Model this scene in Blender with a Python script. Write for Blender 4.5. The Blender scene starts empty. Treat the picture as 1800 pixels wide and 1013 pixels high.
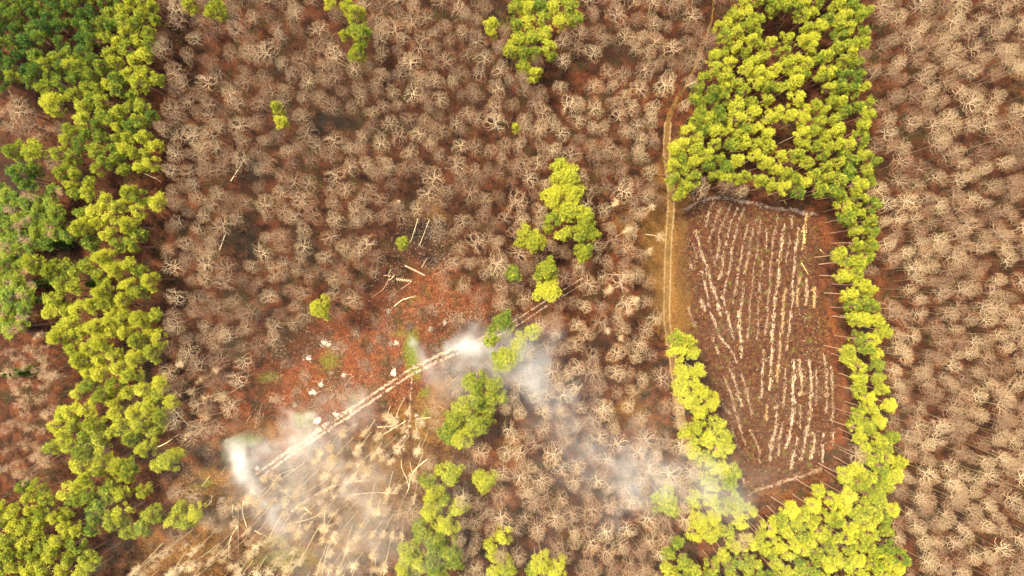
import bpy, math, random
import numpy as np
random.seed(11); np.random.seed(11)
R = math.radians
sc = bpy.context.scene
C = sc.collection

# ------------------------------------------------------------------ camera, sky, sun, exposure
H = 170.0                 # drone height, metres
MPP = 0.14                # metres of ground per photo pixel (photo is 1800 wide)
cam_d = bpy.data.cameras.new('camera'); cam = bpy.data.objects.new('camera', cam_d); C.objects.link(cam)
cam.location = (0, 0, H); cam.rotation_euler = (0, 0, 0)
cam_d.sensor_width = 36; cam_d.lens = 18 / (900 * MPP / H); cam_d.clip_end = 6000; cam_d.clip_start = 1
sc.camera = cam
SUN_EL, SUN_AZ = 64, 305   # azimuth clockwise from +Y (photo up)
w = bpy.data.worlds.new('World'); sc.world = w; w.use_nodes = True
nt = w.node_tree; bg = nt.nodes['Background']
sky = nt.nodes.new('ShaderNodeTexSky'); sky.sky_type = 'NISHITA'; sky.sun_disc = False
sky.sun_elevation = R(SUN_EL); sky.sun_rotation = R(SUN_AZ); sky.dust_density = 6; sky.ozone_density = 0.5; sky.air_density = 1.0
nt.links.new(sky.outputs[0], bg.inputs[0]); bg.inputs[1].default_value = 0.11
sun_d = bpy.data.lights.new('sun', 'SUN'); sun_d.energy = 3.2; sun_d.angle = R(8); sun_d.color = (1.0, 0.87, 0.53)
sun = bpy.data.objects.new('sun', sun_d); C.objects.link(sun)
sun.rotation_euler = (R(90 - SUN_EL), 0, R(180 - SUN_AZ)); sun.location = (60, 50, 120)
sc.view_settings.view_transform = 'Standard'; sc.view_settings.look = 'None'; sc.view_settings.gamma = 1
sc.view_settings.exposure = 2.03
sc.render.engine = 'CYCLES'
sc.cycles.volume_step_rate = 0.6; sc.cycles.max_bounces = 6; sc.cycles.volume_bounces = 3

# ------------------------------------------------------------------ helpers
def P(px, py, h=0.0):
    """point at height h that stands where the photo pixel (1800x1013) shows it"""
    k = MPP * (H - h) / H
    return ((px - 900) * k, (506.5 - py) * k, h)

def tag(o, label=None, cat=None, group=None, kind=None):
    if label: o['label'] = label
    if cat: o['category'] = cat
    if group: o['group'] = group
    if kind: o['kind'] = kind
    return o

class MB:
    """collects faces, builds one mesh"""
    def __init__(s): s.v = []; s.f = []; s.n = 0; s.m = []
    def add(s, v, f, m=0):
        v = np.asarray(v, float); f = np.asarray(f, int)
        s.v.append(v); s.f.append(f + s.n); s.n += len(v); s.m.append(np.full(len(f), m))
    def tube(s, pts, rad, sides=3, cap=False, m=0):
        pts = np.asarray(pts, float); n = len(pts)
        d = np.gradient(pts, axis=0); d /= np.linalg.norm(d, axis=1)[:, None] + 1e-9
        ref = np.array([0, 0, 1.0]) if abs(d[0][2]) < .9 else np.array([1.0, 0, 0])
        a = np.cross(d, ref); a /= np.linalg.norm(a, axis=1)[:, None] + 1e-9
        b = np.cross(d, a)
        th = np.arange(sides) / sides * 2 * np.pi + random.random()
        rad = np.broadcast_to(np.asarray(rad, float), (n,))
        ring = pts[:, None] + rad[:, None, None] * (np.cos(th)[None, :, None] * a[:, None] + np.sin(th)[None, :, None] * b[:, None])
        v = ring.reshape(-1, 3)
        f = [(i*sides + j, i*sides + (j+1) % sides, (i+1)*sides + (j+1) % sides) for i in range(n-1) for j in range(sides)]
        f += [(i*sides + j, (i+1)*sides + (j+1) % sides, (i+1)*sides + j) for i in range(n-1) for j in range(sides)]
        if cap:
            k = len(v); v = np.vstack([v, pts[0], pts[-1]])
            f += [((j+1) % sides, j, k) for j in range(sides)]
            o = (n-1)*sides
            f += [(o+j, o+(j+1) % sides, k+1) for j in range(sides)]
        s.add(v, f, m)
    def mesh(s, name, mats, smooth=False):
        V = np.vstack(s.v).astype(np.float32)
        ks = {len(f[0]) for f in s.f if len(f)}
        me = bpy.data.meshes.new(name)
        if ks == {3} or ks == {4}:
            k = ks.pop(); F = np.vstack(s.f).astype(np.int32)
            me.vertices.add(len(V)); me.vertices.foreach_set('co', V.ravel())
            me.loops.add(F.size); me.loops.foreach_set('vertex_index', F.ravel())
            me.polygons.add(len(F)); me.polygons.foreach_set('loop_start', np.arange(0, F.size, k, dtype=np.int32))
            me.polygons.foreach_set('material_index', np.concatenate(s.m).astype(np.int32))
            me.update(calc_edges=True)
        else:
            me.from_pydata(V.tolist(), [], [list(map(int, q)) for f in s.f for q in f])
            me.polygons.foreach_set('material_index', np.concatenate(s.m).astype(np.int32))
        for mt in (mats if isinstance(mats, (list, tuple)) else [mats]): me.materials.append(mt)
        if smooth: me.polygons.foreach_set('use_smooth', [True] * len(me.polygons))
        return me

def link(name, me, parent=None, loc=None, rz=0):
    o = bpy.data.objects.new(name, me); C.objects.link(o)
    if parent: o.parent = parent
    if loc is not None: o.location = loc
    if rz: o.rotation_euler = (0, 0, rz)
    return o

def inpoly(x, y, poly):
    c = False; j = len(poly) - 1
    for i in range(len(poly)):
        xi, yi = poly[i]; xj, yj = poly[j]
        if (yi > y) != (yj > y) and x < (xj - xi) * (y - yi) / (yj - yi) + xi: c = not c
        j = i
    return c

def edge_dist(x, y, poly):
    best = 1e9; j = len(poly) - 1
    for i in range(len(poly)):
        ax, ay = poly[j]; bx, by = poly[i]; j = i
        dx, dy = bx-ax, by-ay; L = dx*dx + dy*dy
        t = 0 if L == 0 else max(0, min(1, ((x-ax)*dx + (y-ay)*dy) / L))
        best = min(best, math.hypot(x-ax-t*dx, y-ay-t*dy))
    return best

ONES = 'zero one two three four five six seven eight nine ten eleven twelve thirteen fourteen fifteen sixteen seventeen eighteen nineteen'.split()
TENS = 'x x twenty thirty forty fifty sixty seventy eighty ninety'.split()
def words(n):
    n = max(0, int(n))
    if n >= 100: return 'hundred'
    return ONES[n] if n < 20 else TENS[n // 10] + ('-' + ONES[n % 10] if n % 10 else '')

# ------------------------------------------------------------------ materials
def newmat(name):
    m = bpy.data.materials.new(name); m.use_nodes = True
    return m, m.node_tree, m.node_tree.nodes['Principled BSDF']

def N(t, kind, **kw):
    n = t.nodes.new(kind)
    for k, v in kw.items():
        if k.startswith('i_'): n.inputs[int(k[2:])].default_value = v
        else: setattr(n, k, v)
    return n

GS = 1.0
def ramp(t, fac, stops):
    stops = [(p, tuple(x*GS for x in c)) for p, c in stops]
    r = t.nodes.new('ShaderNodeValToRGB'); e = r.color_ramp.elements
    while len(e) < len(stops): e.new(.5)
    for el, (p, c) in zip(e, stops): el.position = p; el.color = (*c, 1)
    if fac is not None: t.links.new(fac, r.inputs[0])
    return r

def mixc(t, a, b, fac, mode='MIX'):
    m = t.nodes.new('ShaderNodeMix'); m.data_type = 'RGBA'; m.blend_type = mode
    for sock, v in ((m.inputs[6], a), (m.inputs[7], b), (m.inputs[0], fac)):
        if isinstance(v, (int, float)): sock.default_value = v
        elif isinstance(v, tuple): sock.default_value = (*v, 1)
        else: t.links.new(v, sock)
    return m.outputs[2]

def mth(t, op, a, b=None, c=None, clamp=False):
    m = t.nodes.new('ShaderNodeMath'); m.operation = op; m.use_clamp = clamp
    for i, v in enumerate((a, b, c)):
        if v is None: continue
        if isinstance(v, (int, float)): m.inputs[i].default_value = v
        else: t.links.new(v, m.inputs[i])
    return m.outputs[0]

def maprange(t, v, a, b, c=0.0, d=1.0):
    m = t.nodes.new('ShaderNodeMapRange'); m.clamp = True
    t.links.new(v, m.inputs[0])
    for i, x in enumerate((a, b, c, d)): m.inputs[i+1].default_value = x
    return m.outputs[0]

def noise(t, vec, scale, detail=3, rough=.55, lac=2.0):
    n = N(t, 'ShaderNodeTexNoise'); n.inputs['Scale'].default_value = scale
    n.inputs['Detail'].default_value = detail; n.inputs['Roughness'].default_value = rough
    if vec is not None: t.links.new(vec, n.inputs['Vector'])
    return n.outputs['Fac']

def needle_mat(name, green, yellow, bias):
    m, t, b = newmat(name)
    geo = N(t, 'ShaderNodeNewGeometry'); pos = geo.outputs['Position']
    inf = N(t, 'ShaderNodeObjectInfo'); sp = N(t, 'ShaderNodeSeparateXYZ'); t.links.new(pos, sp.inputs[0])
    # stands towards the upper-left are a greener provenance than the rest
    g = mth(t, 'SUBTRACT', sp.outputs[0], sp.outputs[1])
    g = maprange(t, g, -215, -120)
    nz = noise(t, pos, .06, 2)
    f = mth(t, 'ADD', mth(t, 'MULTIPLY', g, .66), mth(t, 'MULTIPLY', inf.outputs['Random'], .46))
    f = mth(t, 'ADD', f, mth(t, 'MULTIPLY', mth(t, 'SUBTRACT', nz, .5), .9))
    f = mth(t, 'ADD', f, bias)
    tuft = noise(t, pos, 1.7, 3)
    f = mth(t, 'ADD', f, mth(t, 'MULTIPLY', mth(t, 'SUBTRACT', tuft, .5), 2.0), clamp=True)
    col = ramp(t, f, [(0, green[0]), (.4, green[1]), (.72, yellow[0]), (1, yellow[1])]).outputs[0]
    t.links.new(col, b.inputs['Base Color']); b.inputs['Roughness'].default_value = .55
    b.inputs['Specular IOR Level'].default_value = .25
    tr = N(t, 'ShaderNodeBsdfTranslucent'); t.links.new(col, tr.inputs[0])
    mx = N(t, 'ShaderNodeMixShader'); mx.inputs[0].default_value = .35
    t.links.new(b.outputs[0], mx.inputs[1]); t.links.new(tr.outputs[0], mx.inputs[2])
    t.links.new(mx.outputs[0], t.nodes['Material Output'].inputs[0])
    return m

def bark_mat(name, stops, sc_=1.5, posfield=None, rnd=.5):
    m, t, b = newmat(name)
    geo = N(t, 'ShaderNodeNewGeometry'); pos = geo.outputs['Position']; inf = N(t, 'ShaderNodeObjectInfo')
    f = mth(t, 'ADD', mth(t, 'MULTIPLY', noise(t, pos, sc_, 3), .6), mth(t, 'MULTIPLY', inf.outputs['Random'], rnd))
    f = mth(t, 'ADD', f, mth(t, 'MULTIPLY', mth(t, 'SUBTRACT', noise(t, pos, .02, 2), .5), .8))
    f = mth(t, 'SUBTRACT', f, .05, clamp=True)
    t.links.new(ramp(t, f, stops).outputs[0], b.inputs['Base Color']); b.inputs['Roughness'].default_value = .85
    return m

M_needle = needle_mat('pine_needles', [(.024, .072, .018), (.065, .145, .024)], [(.23, .26, .025), (.46, .455, .045)], -.03)
M_spruce = needle_mat('spruce_needles', [(.02, .06, .012), (.04, .09, .014)], [(.07, .13, .016), (.12, .17, .02)], -.1)
M_pbark = bark_mat('pine_bark', [(0, (.13, .06, .035)), (.5, (.28, .15, .09)), (1, (.42, .30, .21))])
M_bark = bark_mat('grey_bark', [(0, (.06, .045, .022)), (.5, (.12, .09, .045)), (1, (.22, .17, .09))])
M_limb = bark_mat('pale_limbs', [(0, (.13, .080, .052)), (.45, (.285, .195, .125)), (1, (.50, .385, .25))], rnd=.75)
M_twig = bark_mat('twig_bark', [(0, (.10, .045, .028)), (.4, (.25, .145, .085)), (1, (.46, .33, .19))], .8, rnd=.75)
M_birch = bark_mat('birch_bark', [(0, (.36, .28, .16)), (.5, (.58, .48, .30)), (1, (.74, .65, .44))])
M_birchtwig = bark_mat('birch_twigs', [(0, (.30, .20, .11)), (.5, (.48, .36, .21)), (1, (.64, .53, .35))])
M_shrub = bark_mat('dead_shrub', [(0, (.06, .022, .012)), (.5, (.13, .050, .024)), (1, (.24, .12, .055))])
M_slash = bark_mat('cut_branches', [(0, (.12, .075, .05)), (.45, (.30, .21, .15)), (1, (.56, .46, .36))], 2.5)
M_slashy = bark_mat('yellow_cut_branches', [(0, (.28, .15, .05)), (.45, (.46, .30, .11)), (1, (.64, .50, .25))], 2.5)
M_log = bark_mat('peeled_log', [(0, (.16, .085, .05)), (.5, (.32, .19, .12)), (1, (.52, .38, .27))], 2)
M_cut = bark_mat('cut_wood', [(0, (.26, .17, .09)), (1, (.58, .44, .26))], 4)
M_ash = bark_mat('ash', [(.1, (.07, .045, .03)), (.42, (.30, .24, .18)), (.75, (.58, .52, .44))], 5)
M_char = bark_mat('charred_wood', [(0, (.02, .018, .016)), (1, (.09, .07, .06))], 3)

# ------------------------------------------------------------------ ground: one sheet with a map of soil kinds and painted shade between crowns
def blobs(X, Y, lst):
    out = np.zeros_like(X)
    for b in lst:
        x, y, rx, ry, amp = b[:5]; a = R(b[5]) if len(b) > 5 else 0
        dx, dy = X - x, Y - y
        u = (dx*math.cos(a) + dy*math.sin(a)) / rx; v = (-dx*math.sin(a) + dy*math.cos(a)) / ry
        out = np.maximum(out, amp * np.exp(-(u*u + v*v) ** 1.3))
    return out
def gnoise(X, Y, s, seed):
    rs = np.random.RandomState(seed); o = np.zeros_like(X)
    for k in range(14):
        a = rs.rand()*6.28; f = (0.6 + rs.rand()) / s
        o += np.sin((X*math.cos(a) + Y*math.sin(a)) * f + rs.rand()*6.28)
    return o / 5.0

xs = np.concatenate([-1600 + 0*np.arange(1), np.arange(-900, -180, 60), np.arange(-180, 180.1, .9), np.arange(240, 901, 60), [1600]])
ys = np.concatenate([[-1500], np.arange(-840, -120, 60), np.arange(-120, 120.1, .9), np.arange(180, 841, 60), [1500]])
GX, GY = np.meshgrid(xs, ys); nx, ny = len(xs), len(ys)
IX = GX / MPP + 900; IY = 506.5 - GY / MPP
n1 = gnoise(IX, IY, 60, 1); n2 = gnoise(IX, IY, 25, 2); n3 = gnoise(IX, IY, 90, 3)
JX = IX + 14*n2; JY = IY + 14*gnoise(IX, IY, 28, 7)
red = blobs(JX, JY, [(620, 655, 230, 120, 1, -35), (760, 530, 150, 45, 1), (560, 640, 140, 90, .9, -30), (980, 540, 90, 60, .7), (1080, 480, 60, 120, .6),
    (1420, 620, 75, 290, .35), (1475, 500, 30, 200, .8), (1440, 400, 50, 60, .8), (1480, 720, 30, 120, .9), (1430, 850, 60, 40, .7), (1400, 872, 80, 26, .9), (385, 730, 80, 80, .8),
    (280, 880, 80, 60, .8), (170, 1000, 60, 40, .6), (880, 800, 50, 140, .7), (960, 60, 40, 60, .6), (1020, 150, 60, 40, .6), (1180, 190, 30, 40, .7), (1300, 320, 60, 20, .7),
    (60, 600, 60, 200, .35), (270, 300, 25, 60, .6), (440, 60, 40, 40, .5), (1245, 965, 30, 50, .8), (1560, 600, 40, 300, .4), (1150, 740, 40, 60, .6), (1330, 900, 60, 30, .5)])
gold = blobs(JX, JY, [(1170, 480, 32, 110, 1), (1172, 300, 22, 90, .55), (1205, 430, 16, 110, .9), (1150, 420, 36, 70, .8), (1200, 560, 25, 50, .9), (740, 740, 50, 70, .9, 10), (770, 700, 30, 60, .8),
    (640, 840, 160, 90, .75, -25), (330, 960, 150, 70, .7, -20), (360, 840, 60, 50, .8), (420, 900, 60, 40, .7), (1420, 590, 60, 45, .6), (1340, 390, 90, 20, .4), (1440, 700, 20, 60, .4),
    (1120, 720, 50, 50, .6), (480, 760, 80, 20, .6), (1100, 400, 40, 60, .4), (560, 960, 160, 60, .7), (750, 385, 40, 30, .4), (1350, 860, 60, 20, .5), (1800, 150, 40, 60, .4), (1390, 340, 60, 14, .4)])
dark = blobs(JX, JY, [(560, 200, 300, 190, .5), (860, 180, 260, 150, .45), (700, 380, 240, 80, .45), (400, 500, 120, 130, .4), (1690, 300, 130, 330, .35), (1700, 850, 120, 200, .35), (990, 900, 130, 120, .35), (425, 420, 40, 60, 1), (440, 290, 40, 50, .9), (570, 215, 70, 30, .9), (700, 210, 50, 25, .8), (540, 440, 30, 60, .8), (740, 430, 70, 60, .7), (610, 380, 60, 40, .6),  # broad blobs: shade of the gaps between crowns painted in; small ones dark soil
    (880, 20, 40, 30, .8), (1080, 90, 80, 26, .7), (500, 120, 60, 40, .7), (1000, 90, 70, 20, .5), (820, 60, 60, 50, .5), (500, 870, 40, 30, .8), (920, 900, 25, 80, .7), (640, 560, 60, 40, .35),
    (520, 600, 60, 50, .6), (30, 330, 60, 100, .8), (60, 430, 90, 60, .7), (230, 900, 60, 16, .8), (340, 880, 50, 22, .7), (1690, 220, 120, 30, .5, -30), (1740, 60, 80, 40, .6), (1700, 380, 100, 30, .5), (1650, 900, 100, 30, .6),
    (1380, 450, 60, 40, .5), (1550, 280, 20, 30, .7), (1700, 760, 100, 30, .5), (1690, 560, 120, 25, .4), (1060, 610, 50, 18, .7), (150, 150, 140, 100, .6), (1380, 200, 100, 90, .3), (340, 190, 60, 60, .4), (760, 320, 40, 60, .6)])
green = blobs(JX, JY, [(720, 615, 18, 45, 1), (575, 640, 24, 18, .7), (520, 735, 16, 14, .8), (535, 730, 20, 20, .6), (480, 655, 18, 14, .7), (700, 580, 20, 12, .6), (740, 520, 26, 14, .4), (350, 850, 24, 18, .8), (430, 775, 30, 9, .8),
    (400, 800, 7, 20, .8), (745, 735, 12, 10, .8), (735, 690, 14, 14, .9), (620, 700, 60, 30, .35), (1400, 590, 40, 30, .4), (540, 320, 16, 12, .3), (1300, 400, 90, 40, .35), (500, 985, 80, 25, .6), (490, 955, 24, 14, .7), (900, 30, 30, 20, .4), (1240, 800, 30, 90, .5)])
field = np.zeros_like(IX)
FIELD = [(1196, 372), (1228, 350), (1262, 345), (1330, 356), (1425, 376), (1428, 460), (1440, 560), (1462, 640), (1470, 760), (1440, 826), (1316, 872), (1290, 800), (1262, 700), (1235, 600), (1203, 545)]
for j in range(ny):
    for i in range(nx):
        x, y = JX[j, i], JY[j, i]
        if 1170 < x < 1500 and 330 < y < 890:
            d = edge_dist(x, y, FIELD); field[j, i] = .5 + (.5 if inpoly(x, y, FIELD) else -.5) * min(1, d / 12)
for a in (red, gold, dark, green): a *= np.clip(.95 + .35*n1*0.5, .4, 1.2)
m_far = (np.abs(GX) > 181) | (np.abs(GY) > 121)
V = np.stack([GX, GY, 0*GX], -1).reshape(-1, 3)
idx = np.arange(nx*ny).reshape(ny, nx)
F = np.stack([idx[:-1, :-1], idx[:-1, 1:], idx[1:, 1:], idx[1:, :-1]], -1).reshape(-1, 4)
GS = .54
gm, t, b = newmat('forest_floor')
mb = MB(); mb.add(V, F); gme = mb.mesh('forest_floor', gm)
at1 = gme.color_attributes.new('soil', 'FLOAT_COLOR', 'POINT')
at1.data.foreach_set('color', np.stack([red, gold, dark, green], -1).reshape(-1).astype(np.float32))  # dark channel holds dark soil plus the painted crown-gap shade
at2 = gme.attributes.new('field', 'FLOAT', 'POINT'); at2.data.foreach_set('value', field.ravel().astype(np.float32))
ground = link('ground', gme); tag(ground, kind='structure')
geo = N(t, 'ShaderNodeNewGeometry'); pos = geo.outputs['Position']
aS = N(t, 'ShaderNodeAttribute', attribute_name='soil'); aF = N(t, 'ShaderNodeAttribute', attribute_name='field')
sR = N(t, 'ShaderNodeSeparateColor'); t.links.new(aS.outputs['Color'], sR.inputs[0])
fine = noise(t, pos, 2.2, 5, .7); med = noise(t, pos, .35, 4, .6); spk = noise(t, pos, 1.1, 4, .65); lrg = noise(t, pos, .07, 3)
base = ramp(t, mth(t, 'ADD', mth(t, 'MULTIPLY', med, .65), mth(t, 'MULTIPLY', fine, .35)), [(.30, (.013, .009, .007)), (.45, (.044, .019, .012)), (.54, (.11, .036, .018)), (.68, (.17, .068, .032))]).outputs[0]
redd = mth(t, 'ADD', mth(t, 'MULTIPLY', fine, .55), mth(t, 'MULTIPLY', noise(t, pos, .8, 5, .7), .45))
redc = ramp(t, redd, [(.34, (.022, .014, .010)), (.43, (.095, .032, .017)), (.51, (.20, .058, .024)), (.60, (.25, .10, .038)), (.68, (.33, .21, .11))]).outputs[0]
goldc = ramp(t, fine, [(.30, (.09, .042, .013)), (.5, (.22, .105, .03)), (.7, (.33, .19, .06))]).outputs[0]
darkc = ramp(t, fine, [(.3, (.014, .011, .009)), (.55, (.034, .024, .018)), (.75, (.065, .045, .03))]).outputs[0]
greenc = ramp(t, fine, [(.3, (.05, .06, .01)), (.5, (.14, .16, .018)), (.7, (.27, .26, .04))]).outputs[0]
def soft(sock, th=.5):   # broken edge
    s = mth(t, 'ADD', sock, mth(t, 'MULTIPLY', mth(t, 'SUBTRACT', spk, .5), 1.1))
    s = mth(t, 'ADD', s, mth(t, 'MULTIPLY', mth(t, 'SUBTRACT', med, .5), .9))
    return maprange(t, s, th-.25, th+.35)
c = mixc(t, base, redc, soft(sR.outputs[0]))
patch = ramp(t, fine, [(.3, (.018, .014, .008)), (.5, (.048, .034, .015)), (.7, (.12, .095, .03))]).outputs[0]
c = mixc(t, c, patch, mth(t, 'MULTIPLY', maprange(t, noise(t, pos, .17, 5, .7), .50, .60), .75))
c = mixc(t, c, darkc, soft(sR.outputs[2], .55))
c = mixc(t, c, goldc, soft(sR.outputs[1]))
c = mixc(t, c, greenc, soft(aS.outputs['Alpha']))
# ploughed cut-over: furrows, dark soil, yellow-green moss specks
fl = ramp(t, spk, [(.34, (.020, .012, .009)), (.44, (.070, .027, .016)), (.55, (.125, .044, .022)), (.64, (.16, .085, .032)), (.74, (.25, .19, .065))]).outputs[0]
fg = mixc(t, fl, (.075, .07, .018), maprange(t, noise(t, pos, .5, 3), .58, .70))
sx = N(t, 'ShaderNodeSeparateXYZ'); t.links.new(pos, sx.inputs[0])
u = mth(t, 'ADD', mth(t, 'MULTIPLY', sx.outputs[0], 1.0), mth(t, 'MULTIPLY', sx.outputs[1], -.10))
wv = mth(t, 'SINE', mth(t, 'ADD', mth(t, 'MULTIPLY', u, 6.283/1.75), mth(t, 'MULTIPLY', spk, 3)))
fg = mixc(t, fg, (.045, .022, .014), maprange(t, wv, .2, .9, 0, .55))
c = mixc(t, c, fg, mth(t, 'MULTIPLY', aF.outputs['Fac'], 1.0, clamp=True))
t.links.new(c, b.inputs['Base Color']); b.inputs['Roughness'].default_value = .95; b.inputs['Specular IOR Level'].default_value = .1
bp = N(t, 'ShaderNodeBump'); bp.inputs['Strength'].default_value = .8; bp.inputs['Distance'].default_value = .35
t.links.new(mth(t, 'ADD', fine, spk), bp.inputs['Height']); t.links.new(bp.outputs[0], b.inputs['Normal'])

GS = 1.0
# ------------------------------------------------------------------ tracks
def line_dist(x, y, L):
    return min(edge_dist(x, y, [L[i], L[i+1]]) for i in range(len(L)-1))

def smooth_line(pts, step=4.0):
    pts = np.array(pts, float); out = []
    for i in range(len(pts)-1):
        p0 = pts[max(0, i-1)]; p1 = pts[i]; p2 = pts[i+1]; p3 = pts[min(len(pts)-1, i+2)]
        n = max(2, int(np.linalg.norm(p2-p1)/step))
        for k in range(n):
            s = k/n
            out.append(.5*((2*p1)+(-p0+p2)*s+(2*p0-5*p1+4*p2-p3)*s*s+(-p0+3*p1-3*p2+p3)*s**3))
    out.append(pts[-1]); return np.array(out)

def ribbon_mb(mb, pts_px, half, z, wob=.35, seed=0, gaps=0):
    c = smooth_line(pts_px, 3.0); W = np.array([P(x, y)[:2] for x, y in c])
    d = np.gradient(W, axis=0); d /= np.linalg.norm(d, axis=1)[:, None]; nrm = np.stack([-d[:, 1], d[:, 0]], 1)
    rs = np.random.RandomState(seed); n = len(W)
    hw = half if np.ndim(half) else np.full(n, half)
    hw = np.interp(np.linspace(0, 1, n), np.linspace(0, 1, len(hw)), hw)
    l = hw*(1 + wob*rs.uniform(-1, 1, n)); r = hw*(1 + wob*rs.uniform(-1, 1, n))
    v = np.concatenate([np.c_[W + nrm*l[:, None], np.full(n, z)], np.c_[W - nrm*r[:, None], np.full(n, z)]])
    f = [(i, i+n, i+n+1, i+1) for i in range(n-1) if rs.rand() > gaps]
    mb.add(v, f)

def soil_mat(name, stops, scale=1.5):
    m, t, b = newmat(name); geo = N(t, 'ShaderNodeNewGeometry')
    f = noise(t, geo.outputs['Position'], scale, 5, .7)
    t.links.new(ramp(t, f, stops).outputs[0], b.inputs['Base Color']); b.inputs['Roughness'].default_value = .95
    b.inputs['Specular IOR Level'].default_value = .1
    bp = N(t, 'ShaderNodeBump'); bp.inputs['Strength'].default_value = .5; bp.inputs['Distance'].default_value = .2
    t.links.new(f, bp.inputs['Height']); t.links.new(bp.outputs[0], b.inputs['Normal'])
    return m
M_track = soil_mat('track_bed', [(.3, (.040, .022, .009)), (.5, (.095, .052, .018)), (.7, (.15, .09, .03))])
M_rut = soil_mat('track_rut', [(.3, (.07, .042, .020)), (.5, (.15, .10, .05)), (.7, (.23, .165, .085))], 2.0)
M_rutp = soil_mat('skid_rut', [(.38, (.055, .035, .024)), (.48, (.16, .11, .075)), (.6, (.31, .235, .17))], 1.6)
ROAD = [(1256, -60), (1253, 20), (1240, 70), (1224, 112), (1206, 150), (1186, 182), (1174, 215), (1172, 270), (1179, 330), (1179, 370), (1175, 430), (1173, 500), (1172, 560), (1178, 600), (1186, 660), (1198, 740), (1206, 790)]
mb = MB(); ribbon_mb(mb, ROAD, np.array([.2, .25, .3, .6, 1.0, 1.0, 1.2, 1.1, 1.0, .9]), .004, .5, 3); link('dirt_track', mb.mesh('dirt_track', M_track))['kind'] = 'structure'
for dx in (-5.2, 5.2):
    mb = MB(); ribbon_mb(mb, [(x+dx, y) for x, y in ROAD if y > 200], .19, .008, .5, 5+int(dx)); link('track_rut', mb.mesh('track_rut', M_rut))['kind'] = 'structure'
SKID = [(452, 838), (500, 803), (560, 762), (620, 722), (680, 682), (730, 650), (790, 622), (840, 602), (900, 572), (950, 540), (990, 515), (1035, 488)]
def offs(line, d):
    L = np.array(line, float); g = np.gradient(L, axis=0); g /= np.linalg.norm(g, axis=1)[:, None]
    return [(p[0]-q[1]*d, p[1]+q[0]*d) for p, q in zip(L, g)]
for d_, hw, sd in ((-4.6, [.2, .4, .5, .35, .3, .42, .35, .15, .2, .1], 21), (4.6, [.15, .3, .4, .3, .27, .4, .3, .12, .2, .1], 22)):
    mb = MB(); ribbon_mb(mb, offs(SKID, d_), np.array(hw)*1.0, .006, .6, sd, .05); link('skid_rut', mb.mesh('skid_rut', M_rutp))['kind'] = 'structure'
mb = MB(); ribbon_mb(mb, [(724, 665), (722, 690), (720, 730), (716, 760), (700, 780), (675, 803)], np.array([.1, .15, .2, .55, .45, .15]), .006, .6, 31, .15)
link('skid_rut', mb.mesh('skid_rut', M_rutp))['kind'] = 'structure'
mb = MB(); ribbon_mb(mb, [(505, 905), (540, 880), (575, 860), (610, 848), (650, 845)], np.array([.2, .3, .35, .3, .15]), .006, .5, 32, .1)
link('skid_rut', mb.mesh('skid_rut', M_rutp))['kind'] = 'structure'

# ------------------------------------------------------------------ tree prototypes
def unit(v): v = np.asarray(v, float); return v / (np.linalg.norm(v) + 1e-9)
def rv(): return unit(np.random.normal(size=3))

def bent(p, d, L, n, curl, up=0.0):
    pts = [np.array(p, float)]; d = unit(d)
    for i in range(n):
        d = unit(d + rv()*curl + np.array([0, 0, up])); pts.append(pts[-1] + d*L/n)
    return np.array(pts), d

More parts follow.
